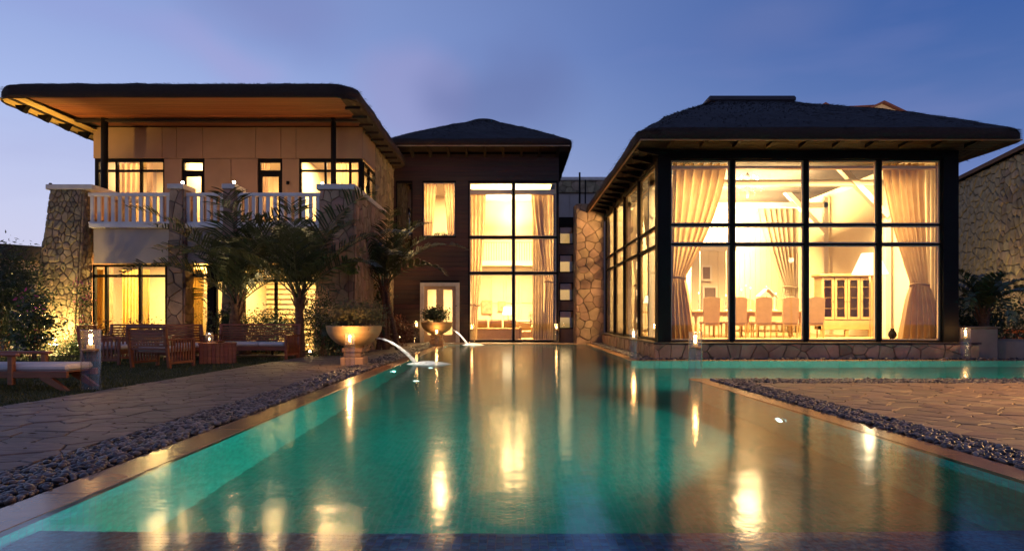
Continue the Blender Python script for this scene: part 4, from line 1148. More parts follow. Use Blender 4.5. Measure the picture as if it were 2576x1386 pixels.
# globes on the balcony pillars, wall light, eave wash
def globe(label, x, y, z, p):
    t_ = thing('globe_lamp', label, 'lamp', (x, y, z), 0, 'small lamps on the balcony pillars')
    MB().lathe([(.05, 0), (.05, .03), (.02, .04), (.02, .07)], 12, (x, y, z), True).build('base', M_BLACK, t_)
    MB().ball((x, y, z + .105), .045, 12).build('globe', E_GLOBE, t_, smooth=True)
    lamp('globe_light', 'POINT', (x, y - .02, z + .22), p, (1, .63, .25), .05)
globe('small lit lamp on the pillar cap next to the long baluster run', bx_(447), 20.2, CZ + .17, 14)
globe('small lit lamp on the middle pillar cap of the balcony', bx_(580), 20.15, CZ + .17, 20)
globe('small lit lamp at the corner of the broad stone pillar cap', bx_(801), 20.3, CZ + .16, 26)
wl = thing('wall_lamp', 'small dark wall lamp on the beige panel near the balcony door', 'lamp', (wx(727), WY - .06, wz(462)))
MB().lathe([(.001, 0), (.05, .0), (.05, .10), (.001, .10)], 12, (wx(727), WY - .12, wz(462) - .05)).build('shade', M_BLACK, wl)
es = thing('eave_spotlight', 'small uplighter on the rough stone pillar cap washing the eaves', 'spotlight', (-13.75, 20.1, CZ + .15))
MB().lathe([(.05, 0), (.05, .05), (.035, .09)], 10, (-13.75, 20.1, CZ + .15), True).build('housing', M_BLACK, es)
lamp('eave_wash', 'SPOT', (-13.75, 20.1, CZ + .30), 420, (1, .62, .16), .05, aim=(-14.3, 20.9, 7.35), spot=125, blend=.9)
lamp('balcony_wash', 'AREA', (-9.4, 20.8, 4.05), 30, (1, .42, .10), 6.5, aim=(-9.4, 20.3, 7.4), size_y=.15)

# ----------------------------------------------------------------- far buildings
SG = thing('stone_barn', 'rough stone building with dark sloping roof behind the pavilion', 'building', (18.4, 28, 0))
a = Vector((18.45, 28.2, 0)); b = Vector((16.55, 20.4, 0)); zt = 6.62; d = (b - a).normalized(); inn = Vector((1, 0, 0)).cross(d); nrm = Vector((-d.y, d.x, 0)); nrm = nrm if nrm.x > 0 else -nrm
MB().poly([a + nrm * .02, b + nrm * .02, b + nrm * 6, a + nrm * 6], (0, 0, zt)).build('wall', M_MORTAR, SG)
stones(SG, 'wall_stone', a, b, b + Vector((0, 0, zt)), a + Vector((0, 0, zt)), .31, M_STONE_D, 61, gap=.03, h=.07, jit=.42)
ra, rb = a - nrm * .25 - d * .5 + Vector((0, 0, zt)), b - nrm * .25 + d * .5 + Vector((0, 0, zt))
MB().poly([ra, rb, rb + Vector((0, 0, .14)), ra + Vector((0, 0, .14))], nrm * .02 + Vector((0, 0, 0))).build('verge', M_TRUNK, SG)
MB().add([ra + Vector((0, 0, .10)), rb + Vector((0, 0, .10)), rb + nrm * 3.2 + Vector((0, 0, 1.35)), ra + nrm * 3.2 + Vector((0, 0, 1.35)), ra + nrm * 6 + Vector((0, 0, .1)), rb + nrm * 6 + Vector((0, 0, .1))], [(0, 1, 2, 3), (3, 2, 5, 4), (0, 3, 4), (1, 5, 2), (0, 4, 5, 1)]).build('roof', M_DARKR, SG)

def gable(name, label, x0, x1, yb, zt_, zr, depth=9):
    t_ = thing(name, label, 'house', ((x0 + x1) / 2, yb, 0))
    xm = (x0 + x1) / 2
    MB().poly([(x0, yb, 0), (x1, yb, 0), (x1, yb, zt_), (xm, yb, zr), (x0, yb, zt_)], (0, depth, 0)).build('wall', M_FAR, t_)
    for s, xe in ((-1, x0), (1, x1)):
        e = Vector((xe + s * .35, yb - .3, zt_ - .35 * (zr - zt_) / (xm - x0))); r_ = Vector((xm, yb - .3, zr + .02))
        MB().poly([e, r_, r_ + Vector((0, depth + .4, 0)), e + Vector((0, depth + .4, 0))], (0, 0, .12)).build('roof', M_REDT, t_)
    return t_
gD = 44
g = gable('distant_house', 'distant house whose larger lit gable peeks over the pavilion roof', X(2175, gD), X(2262, gD), gD, Z(282, gD), Z(262, gD))
MB().poly([(X(2120, gD), gD + .2, Z(266, gD)), (X(2213, gD), gD + .2, Z(261, gD)), (X(2213, gD), gD + 4, Z(261, gD)), (X(2120, gD), gD + 4, Z(266, gD))], (0, 0, -1.2)).build('roof', M_REDT, g)
g = gable('distant_house', 'distant house whose smaller gable tip peeks above the pavilion roof', X(2068, gD), X(2112, gD), gD + 1, Z(266, gD), Z(254, gD))
MB().poly([(X(2045, gD), gD + 1.2, Z(257, gD)), (X(2090, gD), gD + 1.2, Z(254, gD)), (X(2090, gD), gD + 4, Z(254, gD)), (X(2045, gD), gD + 4, Z(257, gD))], (0, 0, -1.2)).build('roof', M_REDT, g)
lamp('gable_light', 'AREA', (X(2200, 40), 40, 13.2), 150, (1, .75, .42), 1.0, aim=(X(2200, gD), gD, 15))  # added light without a fixture, brightens the far gables
# building between the middle house and the pavilion
bD = 40
BB = thing('rear_block', 'far flat roofed block with stone parapet between the roofs', 'building', (X(1455, bD), bD, 0))
bX = lambda u: X(u, bD)
bZ = lambda y: Z(y, bD)
MB().box(bX(1380), bX(1560), bD, bD + 6, 0, bZ(487)).build('wall', M_GREYPL, BB)
MB().box(bX(1378), bX(1562), bD - .1, bD + 6.1, bZ(487), bZ(455)).build('parapet', M_MORTAR, BB)
stones(BB, 'parapet_stone', (bX(1378), bD - .11, bZ(486)), (bX(1540), bD - .11, bZ(486)), (bX(1540), bD - .11, bZ(456)), (bX(1378), bD - .11, bZ(456)), .36, M_STONE_D, 66, h=.04)
MB().bbox(bX(1376), bX(1564), bD - .2, bD + 6.2, bZ(455), bZ(447), .02).build('coping', M_CAP, BB)
for i in range(5): MB().bbox(bX(1406 + i * 27) + .02, bX(1433 + i * 27) - .02, bD - .03, bD, 3, bZ(489), .01).build('wall_panel', M_GREYPL, BB)
MB().box(bX(1448), bX(1452), bD - 2, bD - 1.9, 3, bZ(452)).box(bX(1462), bX(1465), bD - 2, bD - 1.9, 3, bZ(470)).build('flue_pipe', M_BLACK, BB)
# low distant house beyond the dark trees
FH = thing('far_house', 'low house with lit veranda behind the dark garden trees', 'house', (-29, 42, 0))
MB().poly([(-40, 42, 5.2), (-27.2, 42, 4.9), (-24, 42, 4.2), (-24, 42, 0), (-40, 42, 0)], (0, 6, 0)).build('wall', M_FAR, FH)
MB().poly([(-41, 41, 5.55), (-34, 41, 5.75), (-28.4, 41, 5.35), (-23, 41, 4.5), (-23, 41, 4.2), (-41, 41, 5.2)], (0, 8, 0)).build('roof', M_THATCH, FH)
MB().box(-28.6, -28.2, 40.9, 41.2, 0, 5).build('veranda_post', M_BLACK, FH)
lamp('veranda_light', 'POINT', (-28.4, 40.2, 4.3), 110, (1, .62, .16), .2)
# ================================================================= THINGS
# ---- curtains of the pavilion
cy_ = 18.12
kc = lambda u: X(u, 18.1)
kzc = lambda y: Z(y, 18.1)
curtain('curtain', 'long silk curtain swept to the corner post and tied beside the pavilion glass', 'curtain', (kc(1692), kc(1826)), (kc(1690), kc(1722)), (kc(1680), kc(1748)), cy_, kzc(412), kzc(700), ZB + .02, M_CURT, 6, .13, 'tied curtains of the pavilion', 1)
curtain('curtain', 'long silk curtain tied by the lamp at the far corner post of the pavilion', 'curtain', (kc(2222), kc(2322)), (kc(2296), kc(2332)), (kc(2262), kc(2368)), cy_, kzc(412), kzc(716), ZB + .02, M_CURT, 6, .14, 'tied curtains of the pavilion', 2)
curtain('curtain', 'narrow sheer drape hanging straight against the far corner post', 'curtain', (kc(2335), kc(2368)), (0, 0), (kc(2338), kc(2366)), cy_ + .1, kzc(412), None, ZB + .02, M_SHEER, 3, .04, None, 3)
yb_ = 27.1
kb = lambda u: X(u, yb_)
curtain('curtain', 'pale sheer drape swept aside on the back wall behind the dining chairs', 'curtain', (kb(1900), kb(2010)), (kb(1972), kb(2004)), (kb(1960), kb(2008)), yb_, 6.3, 2.3, ZB + .05, M_SHEER, 7, .07, 'sheer drapes on the back wall', 4)
curtain('curtain', 'pale sheer drape with pointed sweep above the cabinet', 'curtain', (kb(2120), kb(2215)), (kb(2178), kb(2205)), (kb(2165), kb(2215)), 24.0, 6.0, 3.7, ZB + .05, M_SHEER, 7, .07, 'sheer drapes on the back wall', 5)
for lab, a0, a1, t0, t1 in (('sheer drape gathered at the first bay of the pavilion side glass', 18.3, 19.6, 18.3, 18.7), ('sheer drape gathered at the second bay of the pavilion side glass', 20.7, 22.4, 20.7, 21.1), ('sheer drape gathered at the third bay of the pavilion side glass', 23.3, 25.0, 23.3, 23.7)):
    curtain('curtain', lab, 'curtain', (a0, a1), (t0, t1), (t0, t1 + .3), 4.35, ZT - .25, 2.2, ZB + .05, M_SHEER, 6, .06, 'side curtains of the pavilion', 6, axis='y')
# middle house curtains
mc_ = lambda u: X(u, 29.1)
mzc = lambda y: Z(y, 29.1)
curtain('curtain', 'brown curtain beside the dark timber wall inside the tall window', 'curtain', (mc_(1182), mc_(1222)), (mc_(1186), mc_(1204)), (mc_(1184), mc_(1200)), 29.1, mzc(484), 1.6, .1, M_CURT, 4, .07, 'curtains of the tall window', 7)
curtain('curtain', 'wide brown curtain tied at the far side of the tall window', 'curtain', (mc_(1336), mc_(1398)), (mc_(1372), mc_(1394)), (mc_(1366), mc_(1394)), 29.1, mzc(484), 2.6, .1, M_CURT, 5, .08, 'curtains of the tall window', 8)
curtain('curtain', 'plain beige panel curtain hanging straight in the tall window', 'curtain', (mc_(1340), mc_(1368)), (0, 0), (mc_(1340), mc_(1368)), 29.5, mzc(484), None, .1, mat('beige_curtain', (.46, .33, .18), .7, trans=.3), 4, .04, None, 9)
curtain('curtain', 'curtain drawn on the door side of the small upper window', 'curtain', (mc_(1066), mc_(1100)), (0, 0), (mc_(1066), mc_(1088)), 28.95, mzc(462), None, mzc(600), M_CURT, 4, .05, 'curtain pair of the small upper window', 10)
curtain('curtain', 'curtain drawn on the tall window side of the small upper window', 'curtain', (mc_(1116), mc_(1146)), (0, 0), (mc_(1128), mc_(1146)), 28.95, mzc(462), None, mzc(600), M_CURT, 4, .05, 'curtain pair of the small upper window', 11)
# balcony house curtains
uc = lambda u: X(u, 22.95)
for lab, a0, a1, b0, b1, mt, sd in (
    ('brown curtain in the upper corner window beside the steel column', 298, 352, 300, 345, M_CURT, 12),
    ('thin brown curtain in the upper corner window near the beige panel', 372, 386, 368, 378, M_CURT, 13),
    ('curtain edge behind the far balcony door', 655, 678, 655, 668, M_CURT, 14),
    ('brown curtain filling the upper window beside the second column', 846, 880, 846, 880, M_CURT, 15),
    ('grey brown curtain at the far corner of the upper window', 884, 903, 884, 903, M_CURT, 16)):
    curtain('curtain', lab, 'curtain', (uc(a0), uc(a1)), (0, 0), (uc(b0), uc(b1)), 22.95, 6.3, None, 3.8, mt, 4, .05, 'upstairs curtains of the balcony house', sd)
gc = lambda u: X(u, 20.75)
for lab, a0, a1, sd in (('golden curtain beside the rough stone pillar in the bedroom window', 238, 262, 17), ('broad golden curtain in the middle of the bedroom window', 306, 348, 18), ('narrow golden curtain just past the bedroom window mullion', 358, 374, 19), ('golden brown curtain in the narrow garden door window', 480, 512, 20)):
    curtain('curtain', lab, 'curtain', (gc(a0), gc(a1)), (0, 0), (gc(a0), gc(a1)), 20.75, 2.55, None, .1, M_GOLDC, 5, .045, 'ground floor curtains of the balcony house', sd)

# ---- dining set
FZ = ZB + .01
def dining_chair():
    t_ = thing('dining_chair', '', 'chair', (0, 0, 0), 0, 'high backed chairs along the dining table')
    # back: slightly crowned, camera side is -y
    n = 8; vs = []
    for z, w in ((.44, .225), (.8, .235), (1.16, .235)):
        for i in range(n + 1):
            x = -w + 2 * w * i / n; zz = z + (.045 * math.cos(x / w * math.pi / 2) if z > 1 else 0)
            vs.append((x, -.02 - .06 * (z - .44), zz))
    k = n + 1; back = [(a, b + .07, c) for a, b, c in vs]; allv = vs + back; o_ = len(vs); fs = []
    for j in range(2):
        for i in range(n):
            q0 = j * k + i; fs += [(q0, q0 + 1, q0 + k + 1, q0 + k), (o_ + q0, o_ + q0 + k, o_ + q0 + k + 1, o_ + q0 + 1)]
    for j in range(2): fs += [(j * k, (j + 1) * k, o_ + (j + 1) * k, o_ + j * k), (j * k + n, o_ + j * k + n, o_ + (j + 1) * k + n, (j + 1) * k + n)]
    for i in range(n): fs += [(2 * k + i, 2 * k + i + 1, o_ + 2 * k + i + 1, o_ + 2 * k + i), (i, o_ + i, o_ + i + 1, i + 1)]
    MB().add(allv, fs).build('backrest', M_CHAIRF, t_)
    MB().bbox(-.24, .24, .03, .50, .42, .50, .02).build('seat', M_CHAIRF, t_)
    for x in (-.20, .20):
        for y in (.0, .45): MB().add([(x - .022, y - .022, .42), (x + .022, y - .022, .42), (x + .022, y + .022, .42), (x - .022, y + .022, .42), (x - .014, y - .03, 0), (x + .014, y - .03, 0), (x + .014, y, 0), (x - .014, y, 0)], [(0, 1, 2, 3), (7, 6, 5, 4), (0, 4, 5, 1), (1, 5, 6, 2), (2, 6, 7, 3), (3, 7, 4, 0)]).build('leg', M_PALEW, t_)
    MB().box(-.2, .2, -.01, .01, .36, .42).build('seat_rail', M_PALEW, t_)
    return t_
ch = dining_chair()
cl = ['dining chair nearest the tied corner curtain, seen from behind', 'dining chair just past the first window post, seen from behind', 'dining chair in front of the birdcage lantern, seen from behind', 'dining chair under the sheer drape, seen from behind', 'dining chair nearest the display cabinet, seen from behind']
for i, (u, lab) in enumerate(zip((1790, 1858, 1921, 1988, 2053), cl)):
    c = ch if i == 0 else dup(ch)
    c.location = (X(u, 19.7), 19.7, FZ); c.rotation_euler = (0, 0, R((-2, 1, 0, 3, -3)[i])); c['label'] = lab
for i, (u, lab) in enumerate(zip((1800, 1880, 1955), ('dining chair across the table near the candlesticks', 'dining chair across the table behind the birdcage lantern', 'dining chair across the table near the sheer drape'))):
    c = dup(ch, (X(u, 21.9), 21.9, FZ), R(180), lab)
tb = thing('dining_table', 'long pale wood dining table with turned legs in the pavilion', 'table', (7.0, 20.75, FZ))
tx0, tx1 = X(1738, 20.5), X(2025, 20.5)
MB().bbox(tx0, tx1, 20.35, 21.25, FZ + .76, FZ + .81, .01).build('table_top', M_PALEW, tb)
MB().box(tx0 + .1, tx1 - .1, 20.42, 21.18, FZ + .64, FZ + .758).build('apron', M_PALEW, tb)
for x in (tx0 + .15, (tx0 + tx1) / 2, tx1 - .15):
    for y in (20.5, 21.1): MB().lathe([(.05, .0), (.035, .1), (.05, .3), (.03, .45), (.055, .64)], 10, (x, y, FZ), True).build('leg', M_PALEW, tb)
TZ = FZ + .81
def candle_stick(lab, x, y, h):
    t_ = thing('candlestick', lab, 'candlestick', (x, y, TZ), 0, 'candlesticks on the dining table')
    MB().lathe([(.06, 0), (.05, .02), (.012, .04), (.018, h * .5), (.012, h * .6), (.03, h)], 10, (x, y, TZ), True).build('holder', M_CAP, t_)
    MB().lathe([(.014, h), (.012, h + .2)], 8, (x, y, TZ), True).build('candle', M_WAX, t_)
    MB().ball((x, y, TZ + h + .225), .014, 6, 1.8).build('flame', emat('small_flame', (1, .75, .4), 14), t_)
for i, (u, h) in enumerate(((1758, .32), (1865, .42), (1876, .55), (1888, .48), (1826, .25), (1952, .3))):
    candle_stick(['candlestick at the curtain end of the dining table', 'short candlestick of the trio on the table', 'tallest candlestick of the trio on the table', 'middle candlestick of the trio on the table', 'low candlestick beside the nearest dining chair', 'candlestick next to the birdcage lantern'][i], X(u, 20.8), 20.8, h)
bc = thing('birdcage_lantern', 'white house shaped birdcage lantern on the dining table', 'lantern', (X(1928, 20.8), 20.8, TZ))
bx0 = X(1928, 20.8)
for sx in (-.2, .2):
    for sy in (-.14, .14): MB().box(bx0 + sx - .015, bx0 + sx + .015, 20.8 + sy - .015, 20.8 + sy + .015, TZ, TZ + .45).build('post', M_CEIL, bc)
MB().bbox(bx0 - .24, bx0 + .24, 20.62, 20.98, TZ, TZ + .04).build('base', M_CEIL, bc)
for s in (-1, 1): MB().bar((bx0 + s * .28, 20.8, TZ + .43), (bx0, 20.8, TZ + .68), .36, .025, (0, 0, 1)).build('roof', M_CEIL, bc)
MB().ball((bx0, 20.8, TZ + .72), .035).build('finial', M_CEIL, bc)
for k in range(5): MB().box(bx0 - .16 + k * .08 - .004, bx0 - .16 + k * .08 + .004, 20.66, 20.668, TZ + .04, TZ + .45).build('bar', M_CEIL, bc)
# chandelier
cx0, cyy, czz = X(1880, 20.8), 20.8, Z(470, 20.8)
chd = thing('chandelier', 'glittering crystal chandelier hanging over the dining table', 'chandelier', (cx0, cyy, czz))
MB().tube([(cx0, cyy, czz + .35), (cx0, cyy, 7.2)], .012, 6).build('chain', M_CAP, chd)
MB().lathe([(.02, -.35), (.06, -.25), (.03, -.1), (.09, .05), (.04, .2), (.10, .3), (.02, .42)], 12, (cx0, cyy, czz), True).build('stem', M_CAP, chd, smooth=True)
r_ = random.Random(4)
for k in range(10):
    a = 2 * math.pi * k / 10; rr2 = .38 if k % 2 else .30; dz = .0 if k % 2 else .16
    P = [(cx0 + math.cos(a) * q * rr2, cyy + math.sin(a) * q * rr2, czz + dz - .12 * math.sin(q * math.pi)) for q in (0, .3, .6, .85, 1)]
    arm = MB().tube(P, .009, 5).build('arm', M_CAP, chd)
    MB().ball((P[-1][0], P[-1][1], P[-1][2] + .09), .034, 8, 1.6).build('bulb', E_BULB, arm)
    dr_ = MB()
    for q in range(4):
        x, y, z = P[-1][0] + r_.gauss(0, .05), P[-1][1] + r_.gauss(0, .05), P[-1][2] - .04 - .05 * q
        dr_.ball((x, y, z), .014, 5)
    dr_.build('crystal', mat('crystal', (.9, .9, .88), .05, spec=1), arm)
lamp('chandelier_light', 'POINT', (cx0, cyy - .1, czz - .55), 190, (1, .66, .30), .35)
# display cabinet
kq = 21.0
c0, c1, cz1_ = X(2066, kq), X(2196, kq), Z(696, kq)
cb = thing('display_cabinet', 'pale wood display cabinet with glazed doors and a drawer', 'cabinet', ((c0 + c1) / 2, kq, FZ))
cbm = MB(); cbm.box(c0, c0 + .05, kq, kq + .5, FZ + .22, cz1_); cbm.box(c1 - .05, c1, kq, kq + .5, FZ + .22, cz1_); cbm.box(c0 + .05, c1 - .05, kq + .46, kq + .5, FZ + .22, cz1_)
cbm.build('carcass', M_PALEW, cb)
MB().bbox(c0 - .08, c1 + .08, kq - .08, kq + .55, cz1_, cz1_ + .09, .02).build('cornice', M_PALEW, cb)
MB().bbox(c0, c1, kq - .01, kq + .45, FZ + .22, FZ + .52, .01).build('drawer', M_PALEW, cb)
for x in (c0 + .06, (c0 + c1) / 2, c1 - .06): MB().box(x - .05, x + .05, kq, kq + .1, FZ, FZ + .22).build('leg', M_PALEW, cb)
w3 = (c1 - c0) / 4
for i in range(4):
    a, b = c0 + i * w3 + .01, c0 + (i + 1) * w3 - .01; f = .07; dd = MB()
    dd.box(a, a + f, kq - .02, kq + .01, FZ + .54, cz1_ - .02); dd.box(b - f, b, kq - .02, kq + .01, FZ + .54, cz1_ - .02); dd.box(a + f, b - f, kq - .02, kq + .01, FZ + .54, FZ + .62); dd.box(a + f, b - f, kq - .02, kq + .01, cz1_ - .1, cz1_ - .02)
    do = dd.build('door', M_PALEW, cb)
    MB().box(a + f, b - f, kq - .006, kq, FZ + .62, cz1_ - .1).build('pane', glassmat('cabinet_glass', (.85, .82, .70), 0, 1.5), do)
    MB().ball((b - f / 2 if i < 2 else a + f / 2, kq - .03, FZ + 1.1), .014, 6).build('handle', M_BLACK, do)
for i in range(1, 4):
    z = FZ + .54 + (cz1_ - FZ - .54) * i / 4; MB().box(c0 + .05, c1 - .05, kq + .02, kq + .45, z, z + .025).build('shelf', M_PALEW, cb)
# floor lamp
fd = 19.2
lx = X(2188, fd)
fl = thing('floor_lamp', 'tall floor lamp with a wide glowing white shade beside the curtain', 'lamp', (lx, fd, FZ))
MB().lathe([(.16, 0), (.15, .03), (.02, .05), (.02, Z(690, fd) - FZ)], 14, (lx, fd, FZ), True).build('stand', M_PALEW, fl)
MB().lathe([(.48, 0), (.22, Z(637, fd) - Z(690, fd)), (.20, Z(637, fd) - Z(690, fd)), (.46, 0)], 24, (lx, fd, Z(690, fd))).build('lamp_shade', E_SHADE, fl, smooth=True)
lamp('floor_lamp_light', 'POINT', (lx, fd, Z(695, fd)), 40, (1, .75, .42), .12)
# framed openings on the side
for lab, u0, u1, y0_, y1_ in (('small dark square picture above the larger one behind the table', 1768, 1786, 672, 702), ('large dark picture leaning in shadow behind the table', 1772, 1800, 724, 778)):
    D = 24.0
    t_ = thing('picture', lab, 'picture', (X((u0 + u1) / 2, D), D, Z(y1_, D)), 0, 'dark pictures behind the dining table')
    MB().box(X(u0, D), X(u1, D), D, D + .04, Z(y1_, D), Z(y0_, D)).build('canvas', mat('dark_print', (.10, .075, .05), .6, (.2, .14, .09), 3), t_)
    f = MB(); f.box(X(u0 - 5, D), X(u0, D), D - .02, D + .04, Z(y1_ + 5, D), Z(y0_ - 5, D)); f.box(X(u1, D), X(u1 + 5, D), D - .02, D + .04, Z(y1_ + 5, D), Z(y0_ - 5, D)); f.box(X(u0, D), X(u1, D), D - .02, D + .04, Z(y0_, D), Z(y0_ - 5, D)); f.box(X(u0, D), X(u1, D), D - .02, D + .04, Z(y1_ + 5, D), Z(y1_, D)); f.build('frame', M_CEIL, t_)
scr = thing('room_screen', 'white panelled partition screen behind the near end of the table', 'screen', (X(1785, 24.1), 24.1, FZ))
for i, u in enumerate((1740, 1762, 1806, 1828)):
    MB().bbox(X(u, 24.1), X(u + 20, 24.1), 24.08, 24.14, FZ, Z(632, 24.1), .01).build('panel', M_CREAM, scr)
MB().box(X(1736, 24.1), X(1852, 24.1), 24.06, 24.16, Z(632, 24.1), Z(618, 24.1)).build('top_rail', M_CEIL, scr)
MB().box(X(1782, 24.1), X(1806, 24.1), 24.10, 24.14, FZ, Z(632, 24.1)).build('panel', M_CREAM, scr)

# ---- living room of the middle house
sf = thing('sofa', 'cream sofa with a row of back cushions inside the tall window', 'sofa', (-.8, 30.2, .05))
sx0, sx1 = X(1192, 30.2), X(1306, 30.2)
MB().bbox(sx0, sx1, 29.8, 30.6, .15, .48, .04).build('seat', M_CHAIRF, sf)
MB().bbox(sx0, sx1, 29.72, 29.88, .1, .62, .04).build('backrest', M_CHAIRF, sf)
MB().bbox(sx0 - .12, sx0, 29.75, 30.6, .1, .68, .04).build('armrest', M_CHAIRF, sf); MB().bbox(sx1, sx1 + .12, 29.75, 30.6, .1, .68, .04).build('armrest', M_CHAIRF, sf)
for i in range(3): MB().bbox(sx0 + .05 + i * .64, sx0 + .62 + i * .64, 29.95, 30.15, .5, .98, .06).build('cushion', M_CURT, sf)
tl = thing('table_lamp', 'glowing table lamp behind the cream sofa', 'lamp', (X(1278, 32.5), 32.5, .05))
lxx = X(1278, 32.5)
MB().lathe([(.2, 0), (.18, .7), (.03, .72), (.03, 1.2)], 12, (lxx, 32.5, .05), True).build('base', M_PALEW, tl)
MB().lathe([(.28, 0), (.2, .4)], 16, (lxx, 32.5, 1.2)).build('lamp_shade', emat('living_shade', (1, .85, .5), 4), tl, smooth=True)
st = thing('side_table', 'small wire side table with flowers behind the glass', 'table', (X(1335, 30), 30, .05))
for sx in (-.25, .25):
    for sy in (-.2, .2): MB().box(X(1335, 30) + sx - .015, X(1335, 30) + sx + .015, 30 + sy - .015, 30 + sy + .015, .05, .78).build('leg', M_PALEW, st)
MB().bbox(X(1335, 30) - .3, X(1335, 30) + .3, 29.76, 30.24, .78, .82).build('table_top', M_PALEW, st)
cab2 = thing('sideboard', 'brown sideboard partly hidden by the beige panel curtain', 'cabinet', (X(1356, 29.9), 29.95, .05))
MB().bbox(X(1346, 29.9), X(1368, 29.9), 29.8, 30.2, .1, 1.3, .01).build('carcass', mat('brown_wood', (.22, .13, .05), .5), cab2)
MB().bbox(X(1345, 29.9), X(1369, 29.9), 29.78, 30.22, 1.3, 1.34, .01).build('top', M_PALEW, cab2)

# ---- generic foliage
def leaf_cloud(mbx, c, rad, n, size, r, shell=.55, clumps=None, flat=.0, elong=2.2):
    cl_ = []
    for _ in range(clumps or max(6, n // 60)):
        d = Vector((r.gauss(0, 1), r.gauss(0, 1), r.gauss(0, 1))).normalized(); q = r.uniform(shell, 1.0)
        cl_.append(Vector((c[0] + d.x * rad[0] * q, c[1] + d.y * rad[1] * q, c[2] + d.z * rad[2] * q)))
    sp = sum(rad) / 3 * .30
    for _ in range(n):
        p = r.choice(cl_) + Vector((r.gauss(0, sp), r.gauss(0, sp), r.gauss(0, sp * .8)))
        if p.z < .02: p.z = .02 + r.random() * .05
        dirv = Vector((r.gauss(0, 1), r.gauss(0, 1), r.gauss(.25, .7))).normalized(); s = size * r.uniform(.6, 1.3)
        sd = dirv.cross(Vector((r.gauss(0, 1), r.gauss(0, 1), r.gauss(0, 1)))).normalized() * s / elong
        nn = dirv.cross(sd).normalized() * s * .12
        mid = p + dirv * s * .5
        mbx.add([p, mid - sd * .5 + nn, p + dirv * s, mid + sd * .5 + nn, mid], [(0, 1, 4), (1, 2, 4), (2, 3, 4), (3, 0, 4)])
def bush(label, c, rad, n, size, m, seed, name='bush', cat='bush', group=None, stems=5, shell=.5, elong=2.2, flowers=None):
    r = random.Random(seed)
    t_ = thing(name, label, cat, (c[0], c[1], 0), 0, group)
    q = MB(); leaf_cloud(q, c, rad, n, size, r, shell, elong=elong); q.build('foliage', m, t_)
    if flowers:
        q = MB(); leaf_cloud(q, (c[0], c[1] - rad[1] * .3, c[2] + rad[2] * .3), [a * .9 for a in rad], flowers[0], size * .8, r, .7); q.build('flower', flowers[1], t_)
    for i in range(stems):
        a = r.uniform(0, 6.28); e = Vector((c[0] + math.cos(a) * rad[0] * .6, c[1] + math.sin(a) * rad[1] * .6, c[2] + rad[2] * .2))
        b = Vector((c[0] + r.gauss(0, rad[0] * .15), c[1] + r.gauss(0, .05), 0))
        MB().tube([b, b.lerp(e, .5) + Vector((r.gauss(0, .04), r.gauss(0, .04), .05)), e], [.022, .016, .006], 5).build('stem', M_TRUNK, t_)
    return t_
def at(u, y, D): return (X(u, D), D, Z(y, D))
bush('tall dark leafy shrub mass at the dusky garden edge', (X(0, 18.2), 18.2, 1.35), (.85, .8, 1.15), 6500, .11, M_LEAFD, 1, stems=7)
bush('dark drooping tree foliage above the far garden edge', (X(-20, 19.5), 19.5, 2.3), (1.4, .9, .75), 4600, .13, M_LEAFD, 2, name='tree', cat='tree', stems=4, elong=3.2)
bush('broad leaved shrub in front of the bright garden spotlight', (X(84, 17.3), 17.3, .85), (.50, .35, .75), 1300, .13, M_LEAFG, 3, flowers=(40, M_FLOWER))
bush('small leaved ground cover glittering below the rough stone pillar', (X(135, 18.0), 18.9, .1), (1.9, .45, .14), 5200, .05, M_LEAFG, 4, stems=2, shell=.1)
bush('pink flowering climber on the rough stone pillar', (X(207, 19.3), 19.3, 1.25), (.16, .12, .9), 420, .08, M_LEAFD, 5, name='climber', cat='climber', flowers=(110, M_FLOWER), stems=3)
bush('low red leaved hedge under the bedroom window', (X(300, 19.7), 19.65, .42), (1.35, .25, .42), 3600, .08, M_LEAFR, 6, name='hedge', cat='hedge', stems=8)
bush('dark bush at the foot of the rough stone pillar', (X(225, 19.3), 19.4, .3), (.5, .3, .4), 1500, .08, M_LEAFD, 7)
bush('low rounded bush at the garden door pillar', (X(392, 19.5), 19.5, .55), (.45, .25, .38), 1300, .07, M_LEAFR, 8)
bush('black green bush between the steel post and the first palm trunk', (X(566, 19.3), 19.5, .7), (.42, .3, .62), 1900, .09, M_LEAFD, 9)
bush('dark rounded hedge behind the long bench between two palms', (X(668, 19.3), 19.4, .68), (1.0, .35, .58), 4600, .08, M_LEAFD, 10, name='hedge', cat='hedge', stems=8)
bush('glossy speckled climber shrub beside the broad stone pillar', (X(800, 18.4), 18.6, .85), (.42, .35, .95), 4400, .07, M_LEAFG, 11, stems=6)
bush('glossy low shrub behind the big stone bowl', (X(850, 19), 19.0, .4), (.6, .4, .45), 2400, .08, M_LEAFG, 12)
bush('red leaved shrub between the big bowl and the timber wall', (X(985, 24.6), 24.6, .5), (.6, .5, .5), 2400, .09, M_LEAFR, 13)
bush('pale leaved creeper glowing on the broad stone pillar', (X(884, 19.5), 19.55, Z(672, 19.5)), (.20, .10, .22), 260, .12, M_LEAFY, 14, name='climber', cat='climber', stems=2)
bush('upright dark shrub beside the multi stemmed palm', (X(940, 22.8), 22.8, 1.2), (.35, .3, 1.1), 1900, .10, M_LEAFD, 15)
bush('dark bush behind the low garden wall by the pavilion', (X(2520, 19.5), 20.3, .9), (1.5, .5, .75), 4200, .11, M_LEAFD, 16)
bush('thin leafy shoots in front of the narrow garden door', (X(508, 19.4), 19.5, .8), (.2, .12, .8), 160, .06, M_LEAFY, 17, stems=4)

